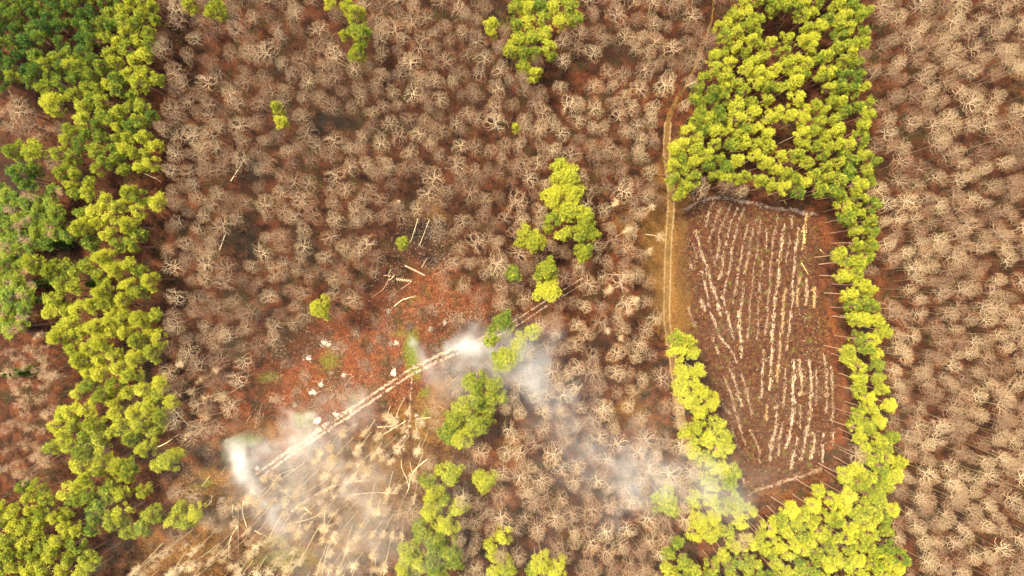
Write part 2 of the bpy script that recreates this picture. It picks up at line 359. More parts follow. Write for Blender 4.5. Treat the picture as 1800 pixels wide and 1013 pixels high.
def pine_proto(k, big):
    rs = random.Random(100 + k + 50*big)
    hgt = 14.5 if not big else 16.5; rad = 2.75 if big else 1.72; depth = 4.2 if big else 3.6
    trunk = MB(); crown = MB()
    lean = np.array([rs.uniform(-.9, .9), rs.uniform(-.9, .9)]); bow = rs.uniform(-.3, .3)
    tp = [np.array([lean[0]*(z/hgt)**2, lean[1]*(z/hgt)**2 + bow*math.sin(z/hgt*3.1), z]) for z in np.linspace(0, hgt-.6, 7)]
    trunk.tube(tp, np.linspace(.19 if big else .15, .04, 7), 6)
    ncl = rs.randint(30, 40) if big else rs.randint(13, 18)
    cl = []
    tries = 0
    el = rs.uniform(.75, 1.0); ea = rs.uniform(0, 3.14)
    while len(cl) < ncl and tries < 4000:
        tries += 1
        a = rs.uniform(0, 6.283); q = math.sqrt(rs.random())
        lob = 1 + .22*math.sin(a*3 + k) + .12*math.sin(a*5 + 2*k)
        x = q*rad*.86*lob*math.cos(a); y = q*rad*.86*lob*math.sin(a)
        x, y = x*math.cos(ea)-y*math.sin(ea)*el, x*math.sin(ea)+y*math.cos(ea)*el
        z = hgt - depth*.85*(q**1.9) - rs.uniform(0, 1.1)
        if all((x-c[0])**2+(y-c[1])**2+((z-c[2])*.8)**2 > (.55 if big else .44)**2 for c in cl): cl.append((x, y, z, rs.uniform(.45, .78) * (1.1 if big else .95)))
    for j in range(4 if not big else 7):   # lower, thinner sprays
        a = rs.uniform(0, 6.283); q = rs.uniform(.4, .95)*rad
        cl.append((q*math.cos(a), q*math.sin(a), hgt - depth - rs.uniform(0, 1.2), rs.uniform(.3, .5)))
    for (x, y, z, r) in cl:
        z0 = max(hgt*.55, z - .9 - .55*math.hypot(x, y)); tt = z0/hgt
        s = np.array([lean[0]*tt*tt, lean[1]*tt*tt, z0]); e = np.array([x+lean[0]*.9, y+lean[1]*.9, z])
        trunk.tube([s, (s+e)/2 + np.array([0, 0, -.15]), e], [.055, .035, .015], 3)
        r *= rs.uniform(.75, 1.05); n = int(210 * (r/.6)**2)
        c0 = e
        d = np.random.normal(size=(n, 3)); d /= np.linalg.norm(d, axis=1)[:, None]; d[:, 2] = np.abs(d[:, 2])*np.where(np.random.rand(n) < .75, 1, -1)
        lump = 1 + .3*np.sin(d[:, 0]*6 + x*3)*np.sin(d[:, 1]*6 + y*5)
        p = c0 + d*np.array([r, r, r*.72])*(np.random.rand(n, 1)**.38)*np.random.choice([1, 1, 1, 1.28], (n, 1))*lump[:, None]
        sz = np.random.uniform(.07, .165, (n, 1))
        ax = unit_rows(d*1.0 + np.random.normal(size=(n, 3))*.6 + np.array([0, 0, .5]))
        side = unit_rows(np.cross(ax, np.random.normal(size=(n, 3))))
        v = np.stack([p - side*sz*.55, p + side*sz*.55, p + ax*sz*1.7], 1).reshape(-1, 3)
        crown.add(v, np.arange(3*n).reshape(n, 3))
    for M in (trunk, crown):
        for v in M.v: v[:, 0] -= lean[0]*.9; v[:, 1] -= lean[1]*.9
    return trunk.mesh('pine_trunk', M_pbark), crown.mesh('pine_crown', M_needle)

def unit_rows(a): return a / (np.linalg.norm(a, axis=1)[:, None] + 1e-9)

def bare_proto(k):
    """crown points fill a lobed dome; each hangs on the branch that reaches it most cheaply, radii follow what a branch carries"""
    rs = random.Random(500 + k); rn = np.random.RandomState(500 + k); np.random.seed(500 + k)
    sparse = k % 5 == 4; fine_ = k % 3 == 1
    hgt = rs.uniform(13.5, 16.5); Rr = 2.95; depth = rs.uniform(2.4, 3.8)
    trunk = MB(); crown = MB()
    zc = hgt - depth - rs.uniform(.6, 1.4)
    tp, d = bent((0, 0, 0), (rs.uniform(-.07, .07), rs.uniform(-.07, .07), 1), zc, 7, .045, .05)
    trunk.tube(tp, np.linspace(.17, .12, len(tp)), 6)
    root = tp[-1]; n = 190 if sparse else (420 if fine_ else 330)
    a = rn.rand(n)*6.283; q = np.sqrt(rn.rand(n)); e1, e2, e3 = rn.rand(3)*6.283
    lob = 1 + .19*np.sin(2*a + e1) + .14*np.sin(3*a + e2) + .07*np.sin(7*a + e3)
    rad = Rr*q*lob
    z = root[2] + .7 + depth*(1 - .75*q**2.2) - rn.rand(n)**1.6*depth*.75 - .2
    pts = np.stack([root[0] + rad*np.cos(a), root[1] + rad*np.sin(a), z], 1)
    # some inner points carry the first forks
    m = 14; ai = np.arange(m)*2.4 + rn.rand(m)*.5; ri = rn.uniform(.25, 1.2, m)
    inner = np.stack([root[0] + ri*np.cos(ai), root[1] + ri*np.sin(ai), root[2] + rn.uniform(.5, 1.6, m)], 1)
    pts = np.vstack([inner, pts]); order = np.argsort(np.linalg.norm(pts - root, axis=1)); pts = pts[order]
    nodes = [root]; par = [-1]; cost = [0.0]
    for p in pts:
        nd = np.array(nodes); dd = np.linalg.norm(nd - p, axis=1); c = dd*(1 + .25*dd) + .72*np.array(cost) + np.where(nd[:, 2] > p[2] + .25, .6, 0)
        j = int(np.argmin(c)); base = nd[j]
        L = np.linalg.norm(p - base)
        if L > .45:
            mid = (base + p)/2 + rn.normal(size=3)*L*.05 + np.array([0, 0, -.06*L]); nodes.append(mid); par.append(j); cost.append(cost[j] + L/2); j = len(nodes)-1
        nodes.append(p); par.append(j); cost.append(cost[j] + np.linalg.norm(p - nodes[j]))
    w_ = [1]*len(nodes); kids = [0]*len(nodes)
    for i in range(len(nodes)-1, 0, -1): w_[par[i]] += w_[i]; kids[par[i]] += 1
    f_ = 1.35 if sparse else 1.0
    rr_ = lambda i: min(.085, .0105*f_*(w_[i]**.46))
    for i in range(1, len(nodes)):
        r1 = rr_(i); r0 = min(rr_(par[i]), r1*1.5)
        crown.tube([nodes[par[i]], nodes[i]], [r0, r1], 4 if r1 > .04 else 3, m=0 if r1 > .017 or rn.rand() < .3 else 1)
        if kids[i] == 0:
            dr = unit(nodes[i] - nodes[par[i]])
            for _ in range(3 if sparse else 4):
                e = nodes[i] + unit(dr + rv()*.65 + np.array([0, 0, .15]))*rs.uniform(.22, .7)
                crown.tube([nodes[i], e], [.0125, .007], 3, m=1)
    return trunk.mesh('bare_trunk', M_bark), crown.mesh('bare_crown', [M_limb, M_twig])

def birch_proto(k):
    rs = random.Random(900 + k); np.random.seed(900 + k)
    hgt = rs.uniform(11.5, 14.5); trunk = MB(); crown = MB()
    tp, d = bent((0, 0, 0), (rs.uniform(-.12, .12), rs.uniform(-.12, .12), 1), hgt, 10, .045, .01)
    trunk.tube(tp, np.linspace(.095, .03, len(tp)), 5)
    for i in range(rs.randint(20, 28)):
        s = rs.uniform(.72, 1.0); q = s*10; a = tp[min(9, int(q))]; b_ = tp[min(10, int(q)+1)]; p = a + (b_-a)*(q % 1)
        az = rs.uniform(0, 6.283); dd = np.array([math.cos(az), math.sin(az), rs.uniform(.35, 1.3)])
        L = rs.uniform(.7, 1.6)*(1.25-.6*s); lp, ld = bent(p, dd, L, 3, .18, .0)
        crown.tube(lp, np.linspace(.035, .014, 4), 3)
        for j in range(9):
            p2 = lp[0] + (lp[-1]-lp[0])*rs.uniform(.2, 1); e = p2 + unit(ld*.8 + rv()*.9 + np.array([0, 0, -.1]))*rs.uniform(.35, .8)
            crown.tube([p2, (p2+e)/2 + rv()*.05, e], [.015, .012, .008], 3)
    return trunk.mesh('birch_trunk', M_birch), crown.mesh('birch_crown', M_birchtwig)

def spruce_proto(k):
    rs = random.Random(1300 + k); np.random.seed(1300 + k)
    hgt = 8.0; trunk = MB(); crown = MB()
    trunk.tube([(0, 0, 0), (0, 0, hgt*.5), (0, 0, hgt-.2)], [.11, .07, .02], 6)
    for i in range(60):
        z = 1.2 + (hgt-1.5)*(i/60); L = 2.0*(1 - z/hgt)**.75*rs.uniform(.75, 1.1)+.12; az = i*2.4 + rs.uniform(-.3, .3)
        e = np.array([math.cos(az)*L, math.sin(az)*L, z - .25*L]); s = np.array([0, 0, z])
        trunk.tube([s, e], [.025, .01], 3)
        n = int(50 + 50*L); tt = np.random.rand(n, 1)**.7
        p = s + (e-s)*tt + np.random.normal(size=(n, 3))*np.array([.16, .16, .08])*(1.3-tt*.5)
        ax = unit_rows((e-s) + np.random.normal(size=(n, 3))*.8); side = unit_rows(np.cross(ax, np.random.normal(size=(n, 3)))); sz = np.random.uniform(.1, .2, (n, 1))
        crown.add(np.stack([p-side*sz*.5, p+side*sz*.5, p+ax*sz*1.6], 1).reshape(-1, 3), np.arange(3*n).reshape(n, 3))
    return trunk.mesh('spruce_trunk', M_pbark), crown.mesh('spruce_crown', M_spruce)

np.random.seed(5)
PINE_S = [pine_proto(k, 0) for k in range(9)]
PINE_L = [pine_proto(k, 1) for k in range(7)]
BARE = [bare_proto(k) for k in range(14)]
BIRCH = [birch_proto(k) for k in range(7)]
def dark_copy(pr):
    a, b_ = pr[0].copy(), pr[1].copy(); a.materials[0] = M_dimtrunk; b_.materials[0] = M_dimtwig; return a, b_
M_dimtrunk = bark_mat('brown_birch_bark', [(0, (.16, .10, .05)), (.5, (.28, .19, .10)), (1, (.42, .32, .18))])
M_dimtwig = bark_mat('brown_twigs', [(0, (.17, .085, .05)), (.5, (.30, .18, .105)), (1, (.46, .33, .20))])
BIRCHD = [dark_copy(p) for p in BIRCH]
def green_copy(pr):
    a, b_ = pr[0].copy(), pr[1].copy(); b_.materials[0] = M_low; return a, b_
M_low = needle_mat('dark_pine_needles', [(.018, .055, .014), (.045, .10, .018)], [(.13, .20, .025), (.27, .31, .03)], .05)
PINE_D = [green_copy(p) for p in PINE_S[:5]]
SPRUCE = [spruce_proto(k) for k in range(2)]

# ------------------------------------------------------------------ where the pines stand (photo pixels of their crowns)
STANDS = {
 'dense stand of the upper left corner': dict(r=(11, 14.5), poly=[(-90, -90), (255, -90), (262, 0), (287, 20), (283, 40), (262, 50), (270, 70), (264, 110), (293, 133), (266, 157), (250, 167), (257, 183), (277, 207), (264, 227), (283, 253), (277, 277), (267, 293), (240, 297), (217, 303), (187, 300), (150, 330), (110, 335), (87, 300), (93, 267), (97, 240), (113, 213), (130, 200), (120, 170), (60, 158), (33, 142), (17, 150), (-90, 150)], holes=[(143, 285, 14), (165, 85, 9), (120, 60, 6)]),
 'long belt left of the bare wood': dict(r=(12.5, 18), poly=[(103, 330), (217, 325), (232, 340), (262, 335), (285, 351), (278, 375), (257, 381), (247, 418), (233, 438), (218, 450), (263, 471), (268, 495), (253, 518), (217, 525), (215, 545), (245, 540), (287, 530), (287, 558), (257, 578), (283, 595), (283, 621), (247, 638), (235, 655), (283, 671), (278, 690), (303, 702), (307, 742), (273, 758), (267, 802), (247, 805), (220, 778), (187, 775), (180, 808), (233, 815), (233, 848), (213, 875), (180, 885), (217, 902), (220, 925), (250, 895), (262, 880), (278, 900), (305, 888), (314, 872), (325, 890), (352, 893), (360, 912), (330, 938), (280, 943), (262, 930), (240, 947), (215, 958), (188, 955), (170, 945), (133, 935), (130, 900), (118, 870), (110, 835), (113, 815), (127, 808), (107, 798), (77, 798), (70, 782), (77, 755), (87, 735), (100, 715), (123, 695), (115, 672), (123, 648), (110, 635), (113, 615), (83, 605), (87, 585), (57, 551), (57, 535), (80, 535), (83, 505), (93, 491), (77, 485), (62, 478), (38, 468), (40, 450), (56, 442), (75, 455), (100, 460), (150, 462), (150, 448), (123, 438), (107, 421), (107, 401), (123, 385), (113, 365)], holes=[(160, 410, 8), (150, 500, 11), (225, 545, 12), (205, 600, 9), (215, 485, 8), (130, 760, 7), (210, 715, 12), (170, 905, 8), (160, 730, 7)]),
 'stand of the lower left corner': dict(r=(11, 15), poly=[(-90, 890), (5, 888), (22, 888), (24, 855), (46, 843), (68, 850), (72, 875), (112, 855), (114, 872), (88, 897), (120, 905), (135, 925), (135, 950), (160, 972), (172, 985), (152, 1013), (150, 1090), (-90, 1090)], holes=[(80, 935, 7), (35, 945, 6)]),
 'stand above the furrowed clearing': dict(r=(10.5, 14), poly=[(1297, -90), (1297, 3), (1262, 33), (1256, 57), (1267, 80), (1247, 97), (1246, 120), (1227, 133), (1213, 160), (1213, 193), (1200, 217), (1193, 243), (1172, 265), (1177, 293), (1180, 320), (1193, 346), (1217, 352), (1227, 325), (1250, 309), (1277, 327), (1300, 318), (1350, 327), (1377, 340), (1400, 345), (1430, 341), (1445, 350), (1470, 345), (1500, 352), (1530, 338), (1542, 323), (1548, 277), (1523, 263), (1533, 250), (1530, 220), (1538, 207), (1553, 193), (1535, 163), (1530, 127), (1513, 120), (1513, 100), (1530, 73), (1533, 30), (1530, -90)], holes=[(1378, 36, 22), (1400, 45, 14), (1458, 70, 13), (1430, 155, 20), (1370, 175, 8), (1497, 213, 14), (1383, 240, 20), (1375, 228, 14), (1402, 293, 10), (1330, 297, 12), (1365, 90, 9), (1455, 10, 8), (1345, 10, 10)]),
 'belt along the furrowed clearing': dict(r=(11, 14.5), poly=[(1483, 350), (1530, 340), (1553, 358), (1552, 401), (1541, 418), (1550, 438), (1547, 468), (1534, 475), (1535, 498), (1553, 503), (1555, 525), (1564, 541), (1564, 558), (1573, 568), (1567, 585), (1550, 595), (1550, 621), (1564, 651), (1573, 661), (1564, 690), (1553, 705), (1570, 704), (1583, 718), (1570, 737), (1577, 752), (1584, 785), (1594, 805), (1608, 822), (1588, 832), (1588, 852), (1520, 852), (1473, 842), (1493, 818), (1515, 800), (1500, 768), (1500, 735), (1512, 710), (1500, 675), (1492, 638), (1480, 618), (1500, 598), (1497, 571), (1487, 548), (1497, 528), (1480, 514), (1480, 495), (1486, 471), (1478, 456), (1467, 445), (1475, 433), (1500, 425), (1494, 398), (1480, 383), (1470, 368)], holes=[(1530, 640, 7), (1525, 735, 6)]),
 'stand of the lower right corner': dict(r=(11, 14.5), poly=[(1588, 845), (1580, 875), (1588, 892), (1580, 922), (1584, 955), (1600, 985), (1594, 1013), (1594, 1090), (1250, 1090), (1250, 1000), (1262, 985), (1290, 960), (1320, 950), (1350, 925), (1383, 903), (1388, 888), (1410, 892), (1430, 875), (1437, 858), (1457, 862), (1470, 870), (1473, 842), (1500, 840)], holes=[(1395, 1000, 8), (1485, 975, 7), (1445, 925, 7)]),
 'strip left of the furrowed clearing': dict(r=(12, 17), poly=[(1177, 605), (1184, 580), (1217, 576), (1224, 601), (1248, 625), (1242, 642), (1250, 655), (1250, 682), (1270, 696), (1264, 722), (1278, 748), (1294, 790), (1292, 805), (1304, 825), (1309, 852), (1318, 882), (1334, 905), (1334, 925), (1310, 945), (1265, 950), (1258, 985), (1250, 1090), (1170, 1090), (1164, 988), (1168, 962), (1200, 950), (1214, 918), (1212, 880), (1224, 842), (1220, 808), (1203, 775), (1190, 748), (1210, 727), (1193, 708), (1180, 680), (1177, 640)], holes=[(1237, 968, 20), (1240, 990, 14), (1215, 745, 5)]),
}
LONE = {   # small groups: (x, y, r)
 'clump at the top edge left of centre': [(577, 2, 12), (607, 4, 13), (620, 22, 18), (632, 55, 21), (601, 56, 9), (623, 88, 17)],
 'pair of pines on the top edge': [(327, 3, 13), (377, 14, 19)],
 'grove at the top edge': [(905, 5, 14), (925, 10, 15), (950, 5, 15), (975, 8, 14), (1000, 5, 15), (1012, 28, 15), (985, 35, 13), (955, 28, 15), (930, 35, 15), (908, 40, 14), (912, 65, 15), (897, 85, 14), (918, 90, 13), (935, 62, 15), (958, 55, 14), (965, 80, 15), (942, 88, 13), (920, 112, 13), (938, 125, 13), (970, 97, 9)],
 'pair of yellowish pines in the dark bare wood': [(484, 187, 13), (491, 212, 13)],
 'pair at the top edge left of the grove': [(863, 38, 14), (867, 58, 8)],
 'big grove in the middle of the bare wood': [(997, 308, 25), (972, 345, 21), (1008, 335, 22), (1000, 368, 25), (1033, 385, 21), (1022, 413, 17), (990, 410, 16), (972, 385, 16), (1026, 444, 18), (1042, 410, 14), (963, 400, 10), (985, 290, 15)],
 'trio left of the big grove': [(921, 404, 14), (943, 424, 20), (917, 425, 12)],
 'pair below the big grove': [(962, 474, 22), (965, 512, 24)],
 'pines in the drifting smoke': [(884, 568, 22), (862, 597, 15), (893, 628, 25), (912, 604, 17), (880, 640, 19), (937, 584, 16)],
 'clump below the smoke': [(833, 675, 22), (868, 680, 18), (862, 703, 17), (838, 705, 20), (882, 700, 12), (812, 720, 22), (840, 742, 22), (789, 765, 23), (806, 773, 21), (800, 740, 18), (823, 760, 18), (856, 725, 15), (862, 742, 9)],
 'long clump at the bottom edge': [(790, 835, 23), (750, 848, 17), (762, 868, 18), (776, 880, 16), (755, 903, 20), (804, 898, 16), (783, 928, 21), (740, 936, 20), (762, 955, 21), (717, 975, 21), (786, 972, 20), (735, 993, 20), (800, 992, 18), (707, 1004, 18), (762, 1000, 20), (755, 880, 14), (770, 1025, 20), (720, 1030, 20)],
 'scattered pines at the bottom edge': [(884, 945, 16), (862, 965, 14), (868, 984, 12), (890, 1003, 18), (868, 1010, 14)],
 'pines on the bottom edge right of centre': [(952, 994, 20), (978, 1006, 21), (938, 1008, 14)],
}
SINGLE = [ (907, 223, 9, 'small round pine alone among bare trees, beside the upper middle of the photo'),
 (902, 481, 15, 'single pine left of the two stacked pines below the big grove'),
 (561, 541, 20, 'lone round bright pine at the upper edge of the red clearing'),
 (706, 427, 13, 'leaning lopsided pine over the felled logs above the red clearing'),
 (852, 849, 22, 'lone round pine right of the long clump at the bottom edge'),
 (1172, 886, 27, 'broad round bright pine left of the smoky end of the pine strip'),
 (85, 180, 22, 'broad lone pine in the brown gap of the upper left corner'),
 (45, 262, 22, 'bright round pine beside a fallen pale tree at the left edge'),
 (12, 262, 18, 'dark green pine cut by the left edge beside a bright round pine'),
 (22, 300, 22, 'broad green pine at the left edge below the bright round pine'),
 (38, 318, 15, 'small green pine at the left edge, lowest of its group'),
 (293, 812, 19, 'low spreading pine on red ground right of the left belt'),
 (275, 818, 13, 'small pine touching the low spreading pine on red ground'),
 (312, 800, 10, 'tiny pine on the upper rim of the low spreading pine'),
 (245, 868, 12, 'small dull pine on the brown ground below the left belt')]
pines = []   # x, y, r, stand
np.random.seed(21); rs = random.Random(21)
def poisson(poly, rr, k, holes, inset, taken, tries=9000):
    x0 = min(p[0] for p in poly); x1 = max(p[0] for p in poly); y0 = min(p[1] for p in poly); y1 = max(p[1] for p in poly)
    out = []; grid = {}
    for _ in range(int(tries * (x1-x0)*(y1-y0) / 60000)):
        x, y = rs.uniform(x0, x1), rs.uniform(y0, y1); r = rs.uniform(*rr)
        if not inpoly(x, y, poly): continue
        g = (int(x//30), int(y//30)); bad = False
        for a in (-1, 0, 1):
            for b_ in (-1, 0, 1):
                for q in grid.get((g[0]+a, g[1]+b_), ()):
                    if (q[0]-x)**2 + (q[1]-y)**2 < (k*(q[2]+r)/2)**2: bad = True
        if bad or any((h[0]-x)**2 + (h[1]-y)**2 < (h[2]+r*.6)**2 for h in holes) or edge_dist(x, y, poly) < inset*r: continue
        out.append((x, y, r)); grid.setdefault(g, []).append((x, y, r))
    return out
for nm, s in STANDS.items():
    for x, y, r in poisson(s['poly'], s['r'], 1.55, s['holes'], .5, []): pines.append((x, y, r*1.04, nm))
for nm, l in LONE.items():
    for x, y, r in l: pines.append((x, y, r, nm))
for x, y, r, lab in SINGLE: pines.append((x, y, r, '=' + lab))

# ------------------------------------------------------------------ where the bare trees stand
NOBARE = [   # open ground
 [(640, 525), (660, 480), (668, 440), (690, 395), (740, 380), (800, 400), (805, 440), (760, 470), (775, 500), (815, 520), (850, 540), (900, 560), (925, 520), (985, 495), (1040, 470), (1050, 480), (990, 530), (930, 570), (890, 640), (800, 660), (730, 690), (640, 745), (470, 850), (400, 900), (360, 870), (300, 860), (310, 790), (395, 760), (400, 710), (425, 650), (480, 590), (535, 565)],
 [(1150, 150), (1205, 150), (1210, 210), (1185, 260), (1195, 350), (1220, 350), (1200, 600), (1160, 600), (1150, 520), (1140, 470), (1120, 430), (1125, 380), (1160, 350), (1162, 260), (1158, 210)],
 [(1175, 340), (1500, 330), (1520, 700), (1500, 850), (1340, 920), (1280, 880), (1170, 600)],
 [(700, 680), (800, 640), (800, 700), (765, 760), (770, 800), (735, 870), (700, 960), (670, 1020), (740, 1020), (760, 840), (840, 800), (850, 790), (880, 720), (880, 690), (930, 620), (900, 560)],
 [(380, 940), (450, 840), (560, 775), (700, 680), (760, 690), (770, 800), (735, 840), (700, 960), (690, 1100), (170, 1100), (175, 990), (280, 955), (370, 930), (360, 890), (310, 860), (320, 780), (400, 760)],
 [(-100, 155), (60, 160), (120, 180), (100, 260), (90, 330), (110, 420), (40, 440), (80, 620), (110, 640), (90, 720), (70, 800), (110, 850), (20, 850), (-100, 890)],
 [(256, 170), (272, 200), (285, 300), (262, 335), (285, 380), (270, 450), (268, 520), (290, 530), (290, 680), (310, 750), (330, 800), (290, 900), (230, 900), (200, 600), (220, 300)],
 [(1205, 940), (1280, 930), (1290, 985), (1180, 990)],
]
GAPS = [(422, 425, 30), (440, 395, 16), (560, 208, 14), (612, 215, 20), (480, 130, 14), (885, 14, 17), (1100, 95, 16), (1180, 210, 24), (720, 335, 12), (545, 452, 14), (1400, 200, 1),
 (1000, 128, 18), (1015, 100, 12), (790, 375, 14), (425, 330, 12), (1557, 290, 16), (1560, 150, 10), (1570, 500, 26), (1555, 620, 14), (930, 960, 14), (905, 890, 14), (1640, 330, 8), (1700, 235, 12), (1670, 330, 10), (1790, 160, 22), (1735, 760, 10), (1770, 900, 10), (520, 600, 12), (660, 400, 14),
 (1068, 600, 16), (1160, 745, 18), (1140, 700, 14), (870, 760, 16), (1250, 20, 16), (450, 45, 16), (390, 50, 10), (1045, 470, 14), (1120, 560, 10), (960, 130, 14), (640, 130, 10), (1110, 745, 12)]
pgrid = {}
for x, y, r, _ in pines: pgrid.setdefault((int(x//40), int(y//40)), []).append((x, y, r))
def near_pine(x, y, r, k=.75):
    g = (int(x//40), int(y//40))
    return any((q[0]-x)**2 + (q[1]-y)**2 < (k*(q[2]+r))**2 for a in (-1, 0, 1) for b_ in (-1, 0, 1) for q in pgrid.get((g[0]+a, g[1]+b_), ()))
bare = [(18, 188, 21), (46, 216, 17), (80, 280, 16), (8, 222, 13), (100, 226, 13)]; grid = {}
rs = random.Random(77)
for _ in range(60000):
    x, y = rs.uniform(-120, 1920), rs.uniform(-110, 1120)
    if x > 1560: r = rs.triangular(10, 21, 14.5)
    elif y > 600 and x > 850: r = rs.triangular(11, 24, 15.5)
    else: r = rs.triangular(10, 23, 14.5)
    if x < 280 or (x < 292 and 230 < y < 700): continue
    g = (int(x//50), int(y//50)); k = .79
    if any((q[0]-x)**2 + (q[1]-y)**2 < (k*(q[2]+r))**2 for a in (-1, 0, 1) for b_ in (-1, 0, 1) for q in grid.get((g[0]+a, g[1]+b_), ())): continue
    if any((h[0]-x)**2 + (h[1]-y)**2 < (h[2]+r*.7)**2 for h in GAPS): continue
    if near_pine(x, y, r, .7) or (y < 700 and line_dist(x, y, ROAD) < (-6 if y < 150 else 6) + r*.4): continue
    if any(inpoly(x, y, p) for p in NOBARE): continue
    if any(nm.startswith(('dense', 'long', 'stand', 'belt', 'strip')) and inpoly(x, y, s['poly']) for nm, s in STANDS.items()): continue
    bare.append((x, y, r)); grid.setdefault(g, []).append((x, y, r))
BIRCHZ = [[(380, 950), (455, 850), (520, 815), (560, 785), (600, 765), (655, 740), (700, 705), (735, 740), (745, 800), (735, 860), (700, 930), (680, 1090), (190, 1090), (215, 1000), (290, 965), (365, 940)],
          [(-100, 600), (60, 610), (90, 650), (85, 715), (65, 790), (90, 830), (15, 845), (-100, 870)],
          [(-100, 170), (55, 180), (90, 215), (80, 245), (-100, 240)],
          [(-100, 340), (85, 335), (105, 420), (30, 440), (45, 480), (70, 600), (-100, 590)],
          [(290, 640), (400, 640), (395, 750), (330, 775), (300, 690)],
          [(1080, 340), (1160, 360), (1140, 480), (1150, 590), (1080, 600), (1040, 480)]]
birch = []; grid = {}
for _ in range(26000):
    zi = rs.choice((0, 0, 0, 0, 1, 1, 1, 2, 3, 3, 4, 5)); z = BIRCHZ[zi]
    x, y = rs.uniform(min(p[0] for p in z), max(p[0] for p in z)), rs.uniform(min(p[1] for p in z), max(p[1] for p in z))
    if not inpoly(x, y, z) or near_pine(x, y, 10, .8): continue
    r = rs.uniform(11, 17); dens = {0: .78, 1: .52, 2: .8, 3: 1.0, 4: .9, 5: 1.2}[zi]
    g = (int(x//50), int(y//50))
    if any((q[0]-x)**2 + (q[1]-y)**2 < (dens*(q[2]+r))**2 for a in (-1, 0, 1) for b_ in (-1, 0, 1) for q in grid.get((g[0]+a, g[1]+b_), ())): continue
    if any((q[0]-x)**2 + (q[1]-y)**2 < (.6*(q[2]+r))**2 for q in bare): continue
    birch.append((x, y, r, zi)); grid.setdefault(g, []).append((x, y, r))

# ------------------------------------------------------------------ building the trees: things first, the rest as one mass
def clamp_label(s): return ' '.join(s.split()[:16])
used_spot = set()
def spot(kind, x, y):
    a, b_ = int(round(x/18)), int(round(y/10.13)); key = (kind, a, b_)
    if key in used_spot: return None
    used_spot.add(key); return f'{words(a)} percent across and {words(b_)} percent down'
FIRST = {}
def plant(name, cat, group, label, protos, k, x, y, h, r0, r, rz, zs=1.0):
    s = r * MPP * (H-h) / H / r0
    root = bpy.data.objects.new(name, None); C.objects.link(root); root.location = P(x, y, h)[:2] + (0,)
    root.rotation_euler = (0, 0, rz); root.scale = (s, s, zs); root.empty_display_size = .5
    tag(root, label, cat, group)
    tr = link('trunk', protos[k][0], root); cr = link('crown', protos[k][1], root)
    FIRST.setdefault((id(protos), k), (tr, cr))
    return root

def mass(name, label, cat, protos, rows):
    """rows: x, y, z, rz, sx, sz, variant -> one object that repeats the trees built above"""
    me = bpy.data.meshes.new(name); me.vertices.add(len(rows)); a = np.array(rows, np.float32)
    me.vertices.foreach_set('co', a[:, :3].ravel())
    for nm, col in (('rz', 3), ('sx', 4), ('sz', 5)):
        at = me.attributes.new(nm, 'FLOAT', 'POINT'); at.data.foreach_set('value', np.ascontiguousarray(a[:, col]))
    at = me.attributes.new('variant', 'INT', 'POINT'); at.data.foreach_set('value', a[:, 6].astype(np.int32))
    o = link(name, me); tag(o, label, cat, None, 'stuff')
    g = bpy.data.node_groups.new(name, 'GeometryNodeTree')
    g.interface.new_socket('Geometry', in_out='INPUT', socket_type='NodeSocketGeometry'); g.interface.new_socket('Geometry', in_out='OUTPUT', socket_type='NodeSocketGeometry')
    gi = g.nodes.new('NodeGroupInput'); go = g.nodes.new('NodeGroupOutput'); jn = g.nodes.new('GeometryNodeJoinGeometry')
    def attr(nm, ty='FLOAT'):
        n = g.nodes.new('GeometryNodeInputNamedAttribute'); n.data_type = ty; n.inputs[0].default_value = nm
        return n.outputs[0]
    rot = g.nodes.new('ShaderNodeCombineXYZ'); g.links.new(attr('rz'), rot.inputs[2])
    scl = g.nodes.new('ShaderNodeCombineXYZ'); g.links.new(attr('sx'), scl.inputs[0]); g.links.new(attr('sx'), scl.inputs[1]); g.links.new(attr('sz'), scl.inputs[2])
    var = attr('variant', 'INT')
    for k in sorted({int(r[6]) for r in rows}):
        src = g.nodes.new('GeometryNodeJoinGeometry')
        for ob in FIRST[(id(protos), k)]:
            oi = g.nodes.new('GeometryNodeObjectInfo'); oi.transform_space = 'ORIGINAL'; oi.inputs['Object'].default_value = ob
            oi.inputs['As Instance'].default_value = False
            g.links.new(oi.outputs['Geometry'], src.inputs[0])
        cmp_ = g.nodes.new('FunctionNodeCompare'); cmp_.data_type = 'INT'; cmp_.operation = 'EQUAL'
        g.links.new(var, cmp_.inputs[2]); cmp_.inputs[3].default_value = k
        ip = g.nodes.new('GeometryNodeInstanceOnPoints')
        g.links.new(gi.outputs[0], ip.inputs['Points']); g.links.new(cmp_.outputs[0], ip.inputs['Selection'])
        g.links.new(src.outputs[0], ip.inputs['Instance']); g.links.new(rot.outputs[0], ip.inputs['Rotation']); g.links.new(scl.outputs[0], ip.inputs['Scale'])
        g.links.new(ip.outputs[0], jn.inputs[0])
    g.links.new(jn.outputs[0], go.inputs[0])
    md = o.modifiers.new('trees', 'NODES'); md.node_group = g
    return o

rs = random.Random(5)
inside = lambda x, y, m=6: m < x < 1800-m and m < y < 1013-m
